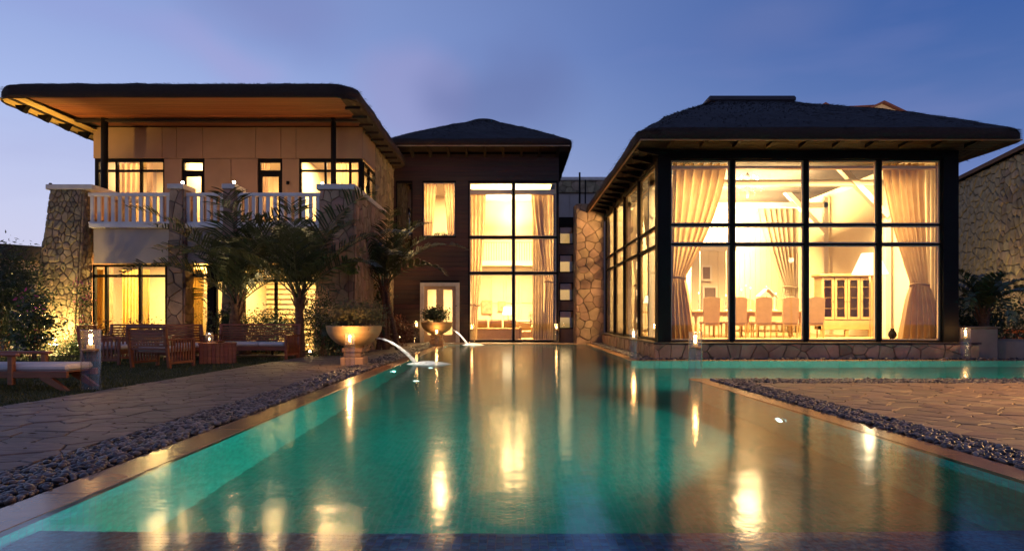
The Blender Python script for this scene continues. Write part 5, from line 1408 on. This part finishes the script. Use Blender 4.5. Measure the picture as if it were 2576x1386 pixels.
# ---- palms
def palm(label, base, crown, nf, fl, seed, droop=1.0, tr=.13, lean=(0, 0), stems=1, leaflen=.62, spread=None, tint=None):
    r = random.Random(seed)
    t_ = thing('palm_tree', label, 'palm', base, 0, 'palms around the terrace')
    b = Vector(base); c = Vector(crown)
    for s in range(stems):
        bb = b + (Vector((r.gauss(0, .22), r.gauss(0, .15), 0)) if s else Vector()); cc = c + (Vector((r.gauss(0, .3), r.gauss(0, .2), r.uniform(-.5, 0))) if s else Vector())
        pts = []; rad = []
        for i in range(15):
            s_ = i / 14; p = bb.lerp(cc, s_) + Vector((lean[0], lean[1], 0)) * math.sin(s_ * math.pi) * .3; pts.append(p); rad.append(tr * (1.25 - .45 * s_) * (1.08 if i % 2 else .94) / (1 if stems == 1 else 1.7))
        MB().tube(pts, rad, 12).build('trunk', M_TRUNK, t_, smooth=False)
    # fibrous boots at the crown
    q = MB()
    for i in range(14):
        a = i * 2.4; q.bar(c + Vector((math.cos(a) * .05, math.sin(a) * .05, -.45 + i * .03)), c + Vector((math.cos(a) * .22, math.sin(a) * .22, -.05 + i * .03)), .07, .025)
    q.build('crown_shaft', M_TRUNK, t_)
    for k in range(nf):
        a = (k * 2.39996 + r.uniform(-.25, .25)); age = k / nf
        if spread: a = r.uniform(*spread)
        el = R(86 - 50 * age + r.uniform(-7, 7)); L_ = fl * r.uniform(.85, 1.1) * (.82 + .3 * math.sin(age * math.pi))
        h = Vector((math.cos(a), math.sin(a), 0)); nseg = 22; p = c + h * .05; pts = [p]; e = el; bend = R(86 + 40 * age) * droop / nseg; side = Vector((-h.y, h.x, 0)); dirs = []
        for i in range(nseg):
            d = h * math.cos(e) + Vector((0, 0, math.sin(e))); p = p + d * L_ / nseg; pts.append(p); dirs.append(d); e -= bend * (.35 + 1.3 * i / nseg)
        fr_ = MB().tube(pts, [.022 * (1 - .85 * i / nseg) for i in range(nseg + 1)], 5)
        twist = r.uniform(-.5, .5)
        for i in range(3, nseg + 1):
            for half in ((0,) if i % 2 else (0, .5)):
                s_ = min((i + half) / nseg, 1.0); j = min(int(s_ * nseg), nseg - 1); pp = pts[j].lerp(pts[j + 1], s_ * nseg - j) if s_ < 1 else pts[-1]; d = dirs[j]
                ll = leaflen * (math.sin(min(1, s_ * 1.12 + .12) * math.pi) ** .55 if s_ < .78 else .72 - 1.6 * (s_ - .78)) * r.uniform(.85, 1.1) * fl / 2.4
                up = side.cross(d).normalized(); up = up if up.z > 0 else -up
                for sg in (-1, 1):
                    out = (side * sg * .80 + d * .60 + up * (.38 + twist * sg * .35)).normalized()
                    w = .026 + .008 * r.random()
                    m1 = pp + out * ll * .5; tip = pp + out * ll * .95 + Vector((0, 0, -ll * (.10 + .16 * age + r.uniform(0, .1))))
                    wv = d * w
                    fr_.add([pp - wv * .5, pp + wv * .5, m1 + wv - Vector((0, 0, .01)), m1 - wv - Vector((0, 0, .01)), tip], [(0, 1, 2, 3), (3, 2, 4)])
        fr_.build('frond', M_PALM, t_)
    return t_
palm('spreading palm leaning behind the long bench, nearest the bedroom window', (X(618, 19.1), 19.1, 0), (X(598, 18.9), 18.9, 1.45), 15, 3.3, 21, .72, .16, (-.6, 0), leaflen=.95)
palm('tall spiky palm between the long bench and the big bowl', (X(755, 18.3), 18.3, 0), (X(752, 18.2), 18.2, 1.6), 15, 3.1, 22, .62, .12, leaflen=.90)
palm('multi stemmed palm in front of the timber wall', (X(968, 22.3), 22.3, 0), (X(966, 22.3), 22.3, 2.1), 14, 2.9, 23, .80, .13, stems=4, leaflen=.75)
palm('low spreading palm in shadow beyond the pavilion corner', (X(2500, 18.6), 18.9, 0), (X(2492, 18.6), 18.9, 1.25), 16, 1.9, 24, 1.15, .14, leaflen=.6)
palm('small palm sprout glowing behind the big bowl', (X(872, 19.3), 19.4, 0), (X(872, 19.3), 19.4, .6), 9, 1.3, 25, 1.1, .07, leaflen=.6)

# ---- garden lights
def ground_spot(label, x, y, z, aim, power, color=(1, .72, .26), r=.07, spot=80):
    t_ = thing('ground_spotlight', label, 'spotlight', (x, y, 0), 0, 'small spotlights in the planting')
    MB().lathe([(.03, 0), (.03, z - .06), (r, z - .05), (r * 1.1, z + .03)], 12, (x, y, 0), True).build('housing', M_BLACK, t_)
    MB().ball((x, y, z + .045), r * .8, 10, .5).build('lens', E_SPOT, t_, smooth=True)
    lamp('garden_spot_light', 'SPOT', (x, y, z + .10), power, color, .05, aim, spot, .8)
ground_spot('bright garden spotlight at the foot of the rough stone pillar', X(142, 19.0), 18.95, .28, (-13.1, 20.1, 2.0), 420, (1, .68, .22), .06, 110)
lamp('garden_glow', 'POINT', (X(140, 18.9), 18.75, .5), 190, (1, .74, .26), .10)
ground_spot('spotlight behind the big bowl lighting the broad stone pillar', X(862, 19.2), 19.15, .45, (-5.1, 20.2, 2.6), 420, (1, .66, .26), .05, 110)
ground_spot('spotlight lighting the side of the stone pillar behind the palm', X(1003, 25.0), 25.2, .3, (-5.2, 26.5, 3.8), 600, (1, .55, .2), .05, 100)
ground_spot('spotlight under the first palm by the garden door', X(455, 19.6), 19.55, .15, (-9.7, 20.2, 2.5), 26, (1, .55, .2), .04, 100)
def step_light(label, x, y):
    t_ = thing('step_light', label, 'spotlight', (x, y, 0), 0, 'small recessed path lights')
    MB().lathe([(.07, .0), (.07, .10), (.05, .12)], 12, (x, y, 0), True).build('housing', M_BLACK, t_)
    MB().ball((x, y - .03, .135), .042, 10, .8).build('lens', emat('step_glow', (1, .72, .36), 26), t_, smooth=True)
    lamp('step_light_glow', 'POINT', (x, y - .12, .22), 5.5, (1, .62, .28), .04)
step_light('small path light shining where lawn, bench and paving meet', X(781, 19.0), 19.0)
step_light('small path light glinting beyond the garden lounger', X(52, 18.3), 18.3)

# ---- stone bowls
def bowl(label, x, y, spx):
    t_ = thing('stone_bowl', label, 'planter', (x, y, 0), 0, 'big stone bowls spilling water into the pool')
    prof = [(.16, .40), (.22, .415)]
    Rr, zt_, H_ = .62, .90, .49
    prof += [(Rr * math.sin(R(a)), zt_ - H_ * math.cos(R(a))) for a in range(22, 91, 6)] + [(Rr + .005, zt_ + .0), (Rr - .05, zt_ + .005), (Rr - .07, zt_ - .03), (.35, zt_ - .12), (.01, zt_ - .10)]
    MB().lathe(prof, 40, (x, y, 0)).build('bowl', M_BOWL, t_, smooth=True)
    MB().bbox(x - .26, x + .26, y - .26, y + .26, .004, .20, .02).build('pedestal_block', M_STONE, t_)
    MB().bbox(x - .20, x + .20, y - .20, y + .20, .202, .30, .02).build('pedestal_block', M_STONE, t_)
    MB().bbox(x - .23, x + .23, y - .23, y + .23, .302, .405, .02).build('pedestal_block', M_STONE, t_)
    MB().tube([(x + .40, y, .62), (x + .50, y, .62)], .035, 10).build('spout', M_BLACK, t_)
    return t_
B1 = (X(891, 15.3), 15.3); B2 = (X(1099, 26.3), 26.3)
bowl('big sandstone bowl on a stacked pedestal, nearer the camera', *B1, 0)
bowl('sandstone bowl on a pedestal in front of the glazed double door', *B2, 0)
bush('clipped flat topped shrub growing in the nearer stone bowl', (B1[0] + .02, B1[1], 1.13), (.66, .5, .20), 5200, .055, mat('olive_leaf', (.15, .13, .045), .5, (.07, .06, .02), 3, trans=.2), 31, stems=6, shell=.25, name='bowl_shrub', cat='shrub')
bush('rounded leafy shrub growing in the far stone bowl', (B2[0] - .1, B2[1], 1.14), (.58, .45, .22), 2600, .085, M_LEAFG, 32, stems=6, shell=.25, name='bowl_shrub', cat='shrub')
m = bpy.data.materials.new('falling_water'); m.use_nodes = True; t = m.node_tree; t.nodes.clear()
tb_ = t.nodes.new('ShaderNodeBsdfTranslucent'); tb_.inputs[0].default_value = (.95, .95, .92, 1); db = t.nodes.new('ShaderNodeBsdfDiffuse'); db.inputs[0].default_value = (.95, .93, .90, 1); gb = t.nodes.new('ShaderNodeBsdfGlossy'); gb.inputs['Roughness'].default_value = .2
m1 = t.nodes.new('ShaderNodeMixShader'); m2_ = t.nodes.new('ShaderNodeMixShader'); m2_.inputs[0].default_value = .12
t.links.new(tb_.outputs[0], m1.inputs[1]); t.links.new(db.outputs[0], m1.inputs[2]); t.links.new(m1.outputs[0], m2_.inputs[1]); t.links.new(gb.outputs[0], m2_.inputs[2]); oo = t.nodes.new('ShaderNodeOutputMaterial'); tp = t.nodes.new('ShaderNodeBsdfTransparent'); m3_ = t.nodes.new('ShaderNodeMixShader'); nzf = t.nodes.new('ShaderNodeTexNoise'); nzf.inputs['Scale'].default_value = 14; rpf = ramp(t, [(.35, (.15, .15, .15, 1)), (.7, (.65, .65, .65, 1))]); t.links.new(nzf.outputs[0], rpf.inputs[0]); t.links.new(rpf.outputs[0], m3_.inputs[0]); t.links.new(m2_.outputs[0], m3_.inputs[1]); t.links.new(tp.outputs[0], m3_.inputs[2]); t.links.new(m3_.outputs[0], oo.inputs[0]); M_FALL = m
def jet(label, x0, y, z0, x1, yl, fo):
    t_ = thing('water_jet', label, 'water jet', (x0, y, 0), 0, 'water jets from the stone bowls')
    pts = []; rad = []
    for i in range(17):
        s = i / 16; pts.append((x0 + (x1 - x0) * s, y + (yl - y) * s, z0 - (z0 + .01) * s ** 1.75)); rad.append(.016 + .030 * s + .004 * math.sin(i * 2.3))
    MB().tube(pts, rad, 10).build('stream', M_FALL, t_, smooth=True)
    lamp('jet_fill_light', 'SPOT', (x0 + .1, y - .5, z0 + .35), 240, (1, .93, .82), .03, (x1, yl, .1), 62, .8)  # added spot beside the spout, whitens the stream and foam
    # frothing foam where it lands: a low domed froth, partly submerged
    r = random.Random(int(x0 * 100)); 
    for k, (cx, cyy_, ax, ay) in enumerate(fo):
        vs = []; n = 36; rings = 7
        for j in range(rings + 1):
            q = j / rings
            for i in range(n):
                a = 2 * math.pi * i / n; wob = 1 + .10 * math.sin(a * 3 + k) + .06 * math.sin(a * 7 + 2 * k)
                vs.append((cx + ax * q * math.cos(a) * wob, cyy_ + ay * q * math.sin(a) * wob, .07 * (1 - q * q) + .008 * math.sin(a * 9 + q * 20) * (1 - q) - .004 * (q > .99)))
        bot = [(x, y_, -.03 if math.hypot((x - cx) / ax, (y_ - cyy_) / ay) < .95 else -.006) for x, y_, z in vs]
        fs = [(j * n + i, j * n + (i + 1) % n, (j + 1) * n + (i + 1) % n, (j + 1) * n + i) for j in range(rings) for i in range(n)]
        o_ = len(vs); fs = fs + [tuple(q + o_ for q in f[::-1]) for f in fs] + [(rings * n + i, rings * n + (i + 1) % n, o_ + rings * n + (i + 1) % n, o_ + rings * n + i) for i in range(n)]
        MB().add(vs + bot, fs).build('foam', M_FALL, t_, smooth=True)
jx = X(1052, 15.8)
jet('water jet arching from the nearer stone bowl into the pool', B1[0] + .50, B1[1], .62, jx, 15.7, [(jx + .26, 15.7, .50, .22)])
jx2 = X(1178, 26.4)
jet('water jet arching from the far stone bowl into the pool', B2[0] + .50, B2[1], .62, jx2, 26.3, [(jx2 + .2, 26.3, .42, .25)])
for (x, y, p) in ((jx + .3, 15.7, 461), (jx2 + .2, 26.3, 300), (X(1047, 12.7), 12.7, 120)):  # the last is added, its lens makes a white oval on the water
    t_ = thing('pool_light', {461: 'floor light glowing under the nearer water jet', 300: 'floor light glowing under the far water jet', 120: 'added floor light whose lens makes the white oval before the nearer jet'}[p], 'pool light', (x, y, -1.0), 0, 'underwater lights of the pool')
    MB().lathe([(.10, -.05), (.10, .0), (.07, .02)], 16, (x, y, -1.0), True).build('housing', mat('steel', (.6, .6, .6), .25, metal=1), t_)
    MB().tube([(x, y, -2.3), (x, y, -1.05)], .025, 8).build('riser', mat('steel', (.6, .6, .6)), t_)
    MB().ball((x, y, -.985), .06, 10, .4).build('lens', E_POOL, t_)
    lamp('jet_light', 'SPOT', (x, y, -.94), p, (1, .95, .80), .04, (x, y, 0), 75, .9)

# ---- hurricane lanterns
def lantern_proto():
    t_ = thing('hurricane_lantern', '', 'lantern', (0, 0, 0), 0, 'tall glass candle lanterns')
    MB().lathe([(.115, 0), (.118, .005), (.118, .78), (.122, .80), (.112, .80), (.108, .78), (.108, .03), (.001, .025)], 24).build('glass_cylinder', M_CGLASS, t_, smooth=True)
    MB().lathe([(.018, .03), (.018, .50), (.06, .52)], 10, (0, 0, 0), True).build('stand', M_CGLASS, t_, smooth=True)
    MB().lathe([(.095, .52), (.10, .53), (.10, .545), (.001, .545)], 20).build('dish', M_COPING, t_, smooth=True)
    MB().lathe([(.045, .545), (.045, .60), (.01, .605)], 14, (0, 0, 0), True).build('candle', M_WAX, t_, smooth=True)
    MB().ball((0, 0, .645), .024, 8, 2.0).build('flame', E_FLAME, t_, smooth=True)
    return t_
LP = lantern_proto()
lsp = [('tall glass candle lantern on the lawn edge beside the lounger', X(228, 9.9), 9.9, 1.12, 9), ('tall glass candle lantern standing in front of the nearer stone bowl', X(880, 14.4), 14.4, .92, 42),
       ('tall glass candle lantern at the poolside corner of the pavilion', X(1594, 17.15), 17.15, .95, 9), ('tall glass candle lantern on the terrace corner by the side pool', X(1750, 11.9), 11.92, 1.02, 7),
       ('tall glass candle lantern on the pool edge near the low garden wall', X(2429, 17.2), 17.2, 1.0, 12), ('tall glass candle lantern beside the glazed double door', X(1048, 27.9), 27.9, 1.15, 7),
       ('glass candle lantern before the timber wall at the tall window', X(1187, 28.0), 28.0, 1.0, 5), ('glass candle lantern before the stair link', X(1400, 28.0), 28.0, 1.0, 6),
       ('tall glass candle lantern in front of the far stone bowl', X(1098, 25.5), 25.55, .75, 16)]
for i, (lab, x, y, s, p) in enumerate(lsp):
    o = LP if i == 0 else dup(LP)
    o.location = (x, y, .02); o.scale = (s,) * 3; o['label'] = lab; o.rotation_euler = (0, 0, i * .7)
    lamp('candle_light', 'POINT', (x, y, .02 + .74 * s), p, CANDLE, .03)

# ---- teak furniture
def slat_seat(name, label, cat, W, Dp, loc, rz, cush=None, hb=.86, ha=.60, group=None, nback=7):
    t_ = thing(name, label, cat, (0, 0, 0), 0, group)
    h2 = W / 2
    for x in (-h2 + .03, h2 - .03):
        MB().bbox(x - .03, x + .03, -Dp / 2, -Dp / 2 + .06, 0, ha, .006).build('leg', M_TEAK, t_)
        MB().bar((x, Dp / 2 - .03, 0), (x, Dp / 2 + .10, hb), .06, .06, (0, 1, 0)).build('leg', M_TEAK, t_)
        MB().bbox(x - .045, x + .045, -Dp / 2 - .03, Dp / 2 + .04, ha + .001, ha + .035, .008).build('armrest', M_TEAK, t_)
        MB().box(x - .02, x + .02, -Dp / 2 + .06, Dp / 2 - .06, .10, .15).build('side_rail', M_TEAK, t_)
        n = 8
        for i in range(n):
            y = -Dp / 2 + .10 + (Dp - .2) * i / (n - 1)
            MB().box(x - .012, x + .012, y - .018, y + .018, .151, ha).build('side_slat', M_TEAK, t_)
    MB().box(-h2 + .06, h2 - .06, -Dp / 2 + .005, -Dp / 2 + .04, .24, .33).build('front_rail', M_TEAK, t_)
    for i in range(7):
        y = -Dp / 2 + .05 + (Dp - .15) * i / 6
        MB().bbox(-h2 + .06, h2 - .06, y - .035, y + .035, .331, .352, .004).build('seat_slat', M_TEAK, t_)
    for i in range(nback):
        z = .42 + (hb - .05 - .42) * i / (nback - 1); y = Dp / 2 - .03 + .13 * z / hb
        MB().bbox(-h2 + .06, h2 - .06, y - .011, y + .011, z - .022, z + .022, .004).build('back_slat', M_TEAK, t_)
    MB().bbox(-h2, h2, Dp / 2 + .07, Dp / 2 + .12, hb, hb + .05, .008).build('top_rail', M_TEAK, t_)
    if cush:
        k = max(1, round(W / .9))
        for i in range(k):
            a = -h2 + .08 + (W - .16) * i / k; b = -h2 + .08 + (W - .16) * (i + 1) / k - .01
            MB().bbox(a, b, -Dp / 2 + .02, Dp / 2 - .08, .353, .45, .03).build('cushion', M_CUSH, t_)
    t_.location = loc; t_.rotation_euler = (0, 0, rz)
    return t_
grp = 'teak seats grouped on the lawn'
slat_seat('garden_bench', 'long teak bench with pale seat cushion before the dark hedge', 'bench', 2.3, .75, (X(638, 17.9), 17.75, 0), R(-7), 1, group=grp)
slat_seat('garden_bench', 'teak bench facing the lawn under the bedroom window', 'bench', 2.0, .75, (X(345, 17.4), 17.55, 0), R(3), 1, group=grp)
slat_seat('garden_armchair', 'teak armchair with its slatted back to the pool, beside the block table', 'armchair', 1.0, .78, (X(402, 14.6), 14.75, 0), R(180 - 14), 1, group=grp)
slat_seat('garden_armchair', 'teak armchair seen from its slatted side behind the tall lantern', 'armchair', .95, .78, (X(276, 15.7), 15.7, 0), R(100), 1, group=grp)
slat_seat('garden_armchair', 'teak armchair half hidden behind the block table', 'armchair', .95, .78, (X(478, 17.0), 16.9, 0), R(40), 1, group=grp)
tbx, tby = X(543, 16.0), 16.1
bt = thing('block_table', 'square teak block table made of upright staves on the lawn', 'table', (0, 0, 0))
for s in range(4):
    for i in range(9):
        a = -.40 + .8 * i / 9; b = a + .8 / 9 - .004
        P = [(a, b, -.40, -.375), (.375, .40, a, b), (a, b, .375, .40), (-.40, -.375, a, b)][s]
        MB().bbox(*P, .01, .46, .004).build('stave', M_TEAK, bt)
for i in range(7):
    a = -.42 + .84 * i / 7; MB().bbox(a, a + .84 / 7 - .004, -.42, .42, .461, .49, .005).build('top_board', M_TEAK, bt)
bt.location = (tbx, tby, 0); bt.rotation_euler = (0, 0, R(24))
jl = thing('candle_jar', 'round glass candle jar glowing on the armchair side of the block table', 'candle jar', (X(495, 15.7), 15.75, .49))
jx_, jy_ = X(495, 15.7) + .18, 15.95
jl.location = (jx_, jy_, .49)
MB().lathe([(.05, .0), (.09, .05), (.10, .14), (.08, .22), (.085, .25), (.075, .25), (.07, .22), (.09, .14), (.08, .05), (.001, .012)], 18, (jx_, jy_, .492)).build('glass', M_CGLASS, jl, smooth=True)
MB().lathe([(.03, .012), (.03, .06)], 10, (jx_, jy_, .492), True).build('candle', M_WAX, jl)
MB().ball((jx_, jy_, .492 + .09), .016, 8, 1.8).build('flame', E_FLAME, jl)
lamp('jar_light', 'POINT', (jx_, jy_, .70), 5, CANDLE, .02)
# leaf shaped dish on the table
dsh = thing('table_dish', 'small shallow dish with trinkets on the block table', 'dish', (tbx, tby, .49))
MB().lathe([(.05, .0), (.14, .03), (.145, .035), (.04, .012), (.001, .012)], 16, (tbx + .05, tby, .492)).build('dish', M_COPING, dsh, smooth=True)
for i in range(4): MB().ball((tbx + .05 + .06 * math.cos(i * 1.6), tby + .06 * math.sin(i * 1.6), .53), .025, 7).build('trinket', M_LEAFR, dsh)
# lounger, cut by the frame
lg = thing('sun_lounger', 'low teak lounger with pale cushion and splayed leg on the lawn', 'lounger', (-8, 10.3, 0))
for y in (9.95, 10.65):
    MB().bbox(-10.2, -6.55, y - .03, y + .03, .20, .30, .008).build('side_rail', M_TEAK, lg)
    P = [(-6.95, .22), (-6.80, .22), (-6.52, .01), (-6.62, .01), (-6.74, .07), (-6.92, .17)]
    MB().poly([(a, y - .035, b) for a, b in P], (0, .07, 0)).build('leg', M_TEAK, lg)
    MB().bbox(-7.42, -7.34, y - .04, y + .04, .10, .52, .01).build('arm_post', M_TEAK, lg)
    MB().bbox(-8.2, -7.28, y - .045, y + .045, .52, .56, .01).build('armrest', M_TEAK, lg)
for i in range(20): MB().bbox(-10.1 + i * .175, -10.0 + i * .175 + .05, 9.99, 10.61, .27, .295, .004).build('seat_slat', M_TEAK, lg)
MB().bbox(-10.1, -6.58, 9.98, 10.62, .296, .40, .035).build('cushion', M_CUSH, lg)

# ---- low walls on the far side of the side pool
lw_ = thing('garden_wall', 'low rendered garden wall beside the far lantern', 'wall', (X(2475, 18.3), 18.3, 0))
MB().bbox(X(2426, 18), X(2512, 18), 18.0, 18.6, -.03, .80, .03).build('body', mat('wall_render', (.26, .18, .13), .85, (.20, .14, .10), 3, .3, 30), lw_)
MB().bbox(X(2424, 18), X(2514, 18), 17.96, 18.64, .80, .84, .01).build('coping', M_STONE, lw_)
cw = thing('curved_wall', 'rounded low planter wall near the terrace shelter', 'wall', (X(2560, 18.2), 18.9, 0))
MB().lathe([(.9, -.03), (.88, .40), (.78, .47), (.01, .48)], 32, (X(2560, 18.4), 19.0, 0)).build('body', MC['wall_render'], cw, smooth=True)
gz_ = thing('garden_shelter', 'small red brown timber shelter beyond the low walls', 'shelter', (X(2570, 22), 22, 0))
for u in (2532, 2556, 2580, 2604): MB().box(X(u, 22), X(u, 22) + .1, 22, 22.1, 0, Z(828, 22)).build('post', M_TEAK, gz_)
MB().box(X(2520, 22), X(2620, 22), 21.9, 22.2, Z(838, 22), Z(828, 22)).build('beam', M_TEAK, gz_)
MB().box(X(2520, 22), X(2620, 22), 21.95, 22.0, Z(853, 22), Z(848, 22)).build('rail', M_TEAK, gz_)
lamp('terrace_lamp_light', 'POINT', (X(2590, 21), 21.0, 1.6), 60, (1, .62, .30), .1)  # added light without a fixture, brightens the small shelter
lamp('barn_wash', 'SPOT', (14.6, 23.0, .4), 420, (1, .74, .36), .1, aim=(17.6, 24.8, 4.0), spot=110, blend=.9)  # added spot without a fixture, brightens the barn wall

# lamp post on the terrace, just past the picture edge, that lights the terrace flags
lpz = thing('lamp_post', 'slim dark lamp post with a warm lantern head on the terrace', 'lamp post', (11.6, 7.2, 0))
MB().lathe([(.09, 0), (.08, .1), (.04, .14), (.035, 3.3)], 12, (11.6, 7.2, 0), True).build('pole', M_BLACK, lpz)
MB().lathe([(.16, 3.62), (.20, 3.60), (.02, 3.74)], 14, (11.6, 7.2, 0), True).build('hood', M_BLACK, lpz)
MB().ball((11.6, 7.2, 3.46), .11, 12).build('globe', E_GLOBE, lpz, smooth=True)
lamp('lamp_post_light', 'SPOT', (11.6, 7.2, 3.3), 5400, (1, .56, .20), .12, aim=(6.8, 8.2, 0), spot=100, blend=.9)

# smaller things inside the rooms
def vase(label, x, y, z, m, r=.07, h=.2, fl=True, seed=1):
    t_ = thing('vase', label, 'vase', (x, y, z))
    MB().lathe([(r * .5, 0), (r, h * .35), (r * .9, h * .6), (r * .4, h * .9), (r * .55, h)], 14, (x, y, z)).build('body', m, t_, smooth=True)
    if fl:
        q = MB(); leaf_cloud(q, (x, y, z + h + .16), (.15, .12, .14), 90, .07, random.Random(seed), .2); q.build('flower', mat('petal', (.75, .62, .45), .6, trans=.3), t_)
        for k in range(5): MB().tube([(x, y, z + h * .8), (x + .1 * math.cos(k * 1.26), y + .08 * math.sin(k * 1.26), z + h + .15)], .005, 4).build('stem', M_LEAFD, t_)
vase('flower vase on the wire side table behind the glass', X(1335, 30), 30, .82, M_CAP, seed=3)
vase('flower vase on the dining table beside the birdcage lantern', X(1985, 20.8), 20.8, TZ, M_CAP, seed=4)
vase('dark jar on the floor by the floor lamp', X(2245, 18.9), 18.9, FZ, M_BLACK, .11, .3, False)
cs = thing('console_table', 'narrow pale console table seen through the side glass', 'table', (4.95, 24.6, FZ))
MB().bbox(4.6, 5.3, 24.3, 24.9, FZ + .76, FZ + .81, .01).build('table_top', M_PALEW, cs)
for x in (4.65, 5.25):
    for y in (24.35, 24.85): MB().box(x - .03, x + .03, y - .03, y + .03, FZ, FZ + .76).build('leg', M_PALEW, cs)
sl = thing('table_lamp', 'small bright lamp on the console table seen through the side glass', 'lamp', (4.95, 24.6, FZ + .81))
MB().lathe([(.08, 0), (.03, .04), (.05, .2), (.02, .34)], 12, (4.95, 24.6, FZ + .81), True).build('base', M_CAP, sl, smooth=True)
MB().lathe([(.20, 0), (.12, .26)], 16, (4.95, 24.6, FZ + 1.13)).build('lamp_shade', MC['living_shade'], sl, smooth=True)
for i, (u, w_, z0_, h_) in enumerate(((1225, .55, 1.25, .7), (1262, .4, 1.35, .55))):
    t_ = thing('picture', ['framed picture on the panelled wall above the cream sofa', 'smaller framed picture next to the glowing table lamp'][i], 'picture', (X(u, 34.9), 34.9, z0_))
    MB().bbox(X(u, 34.9) - w_ / 2, X(u, 34.9) + w_ / 2, 34.86, 34.92, z0_, z0_ + h_, .01).build('frame', M_PALEW, t_)
    MB().box(X(u, 34.9) - w_ / 2 + .05, X(u, 34.9) + w_ / 2 - .05, 34.85, 34.858, z0_ + .05, z0_ + h_ - .05).build('print', mat('soft_print', (.55, .42, .25), .6, (.25, .18, .10), 6), t_)
ac = thing('armchair', 'rounded cream armchair beside the wire side table in the tall window', 'armchair', (X(1318, 31.2), 31.2, .05))
ax_ = X(1318, 31.2)
MB().bbox(ax_ - .35, ax_ + .35, 30.9, 31.5, .15, .47, .05).build('seat', M_CHAIRF, ac)
MB().bbox(ax_ - .35, ax_ + .35, 31.42, 31.6, .47, .95, .07).build('backrest', M_CHAIRF, ac)
for s_ in (-.40, .34): MB().bbox(ax_ + s_ - .03, ax_ + s_ + .09, 30.9, 31.5, .15, .66, .03).build('armrest', M_CHAIRF, ac)

ground_spot('small spotlight between the two big palms shining up into the fronds', X(690, 18.9), 18.75, .15, (X(690, 18.7), 18.6, 3.5), 130, (1, .74, .36), .04, 120)
# dry leaves blown over the paving
rl = random.Random(77); q = MB()
for _ in range(170):
    if rl.random() < .7: x, y = rl.uniform(-6.0, -3.6), rl.uniform(5, 22)
    else: x, y = rl.uniform(4.6, 9.5), rl.uniform(6, 11)
    a = rl.uniform(0, 6.28); s_ = rl.uniform(.02, .045); dx, dy = math.cos(a) * s_, math.sin(a) * s_
    q.add([(x - dx, y - dy, .032), (x + dy * .4, y - dx * .4, .04), (x + dx, y + dy, .036), (x - dy * .4, y + dx * .4, .044)], [(0, 1, 2, 3)])
o = q.build('fallen_leaves', mat('dry_leaf', (.16, .09, .035), .8, (.07, .035, .015), 20), kind='stuff'); o['label'] = 'small dry leaves scattered over the paving'; o['category'] = 'leaves'
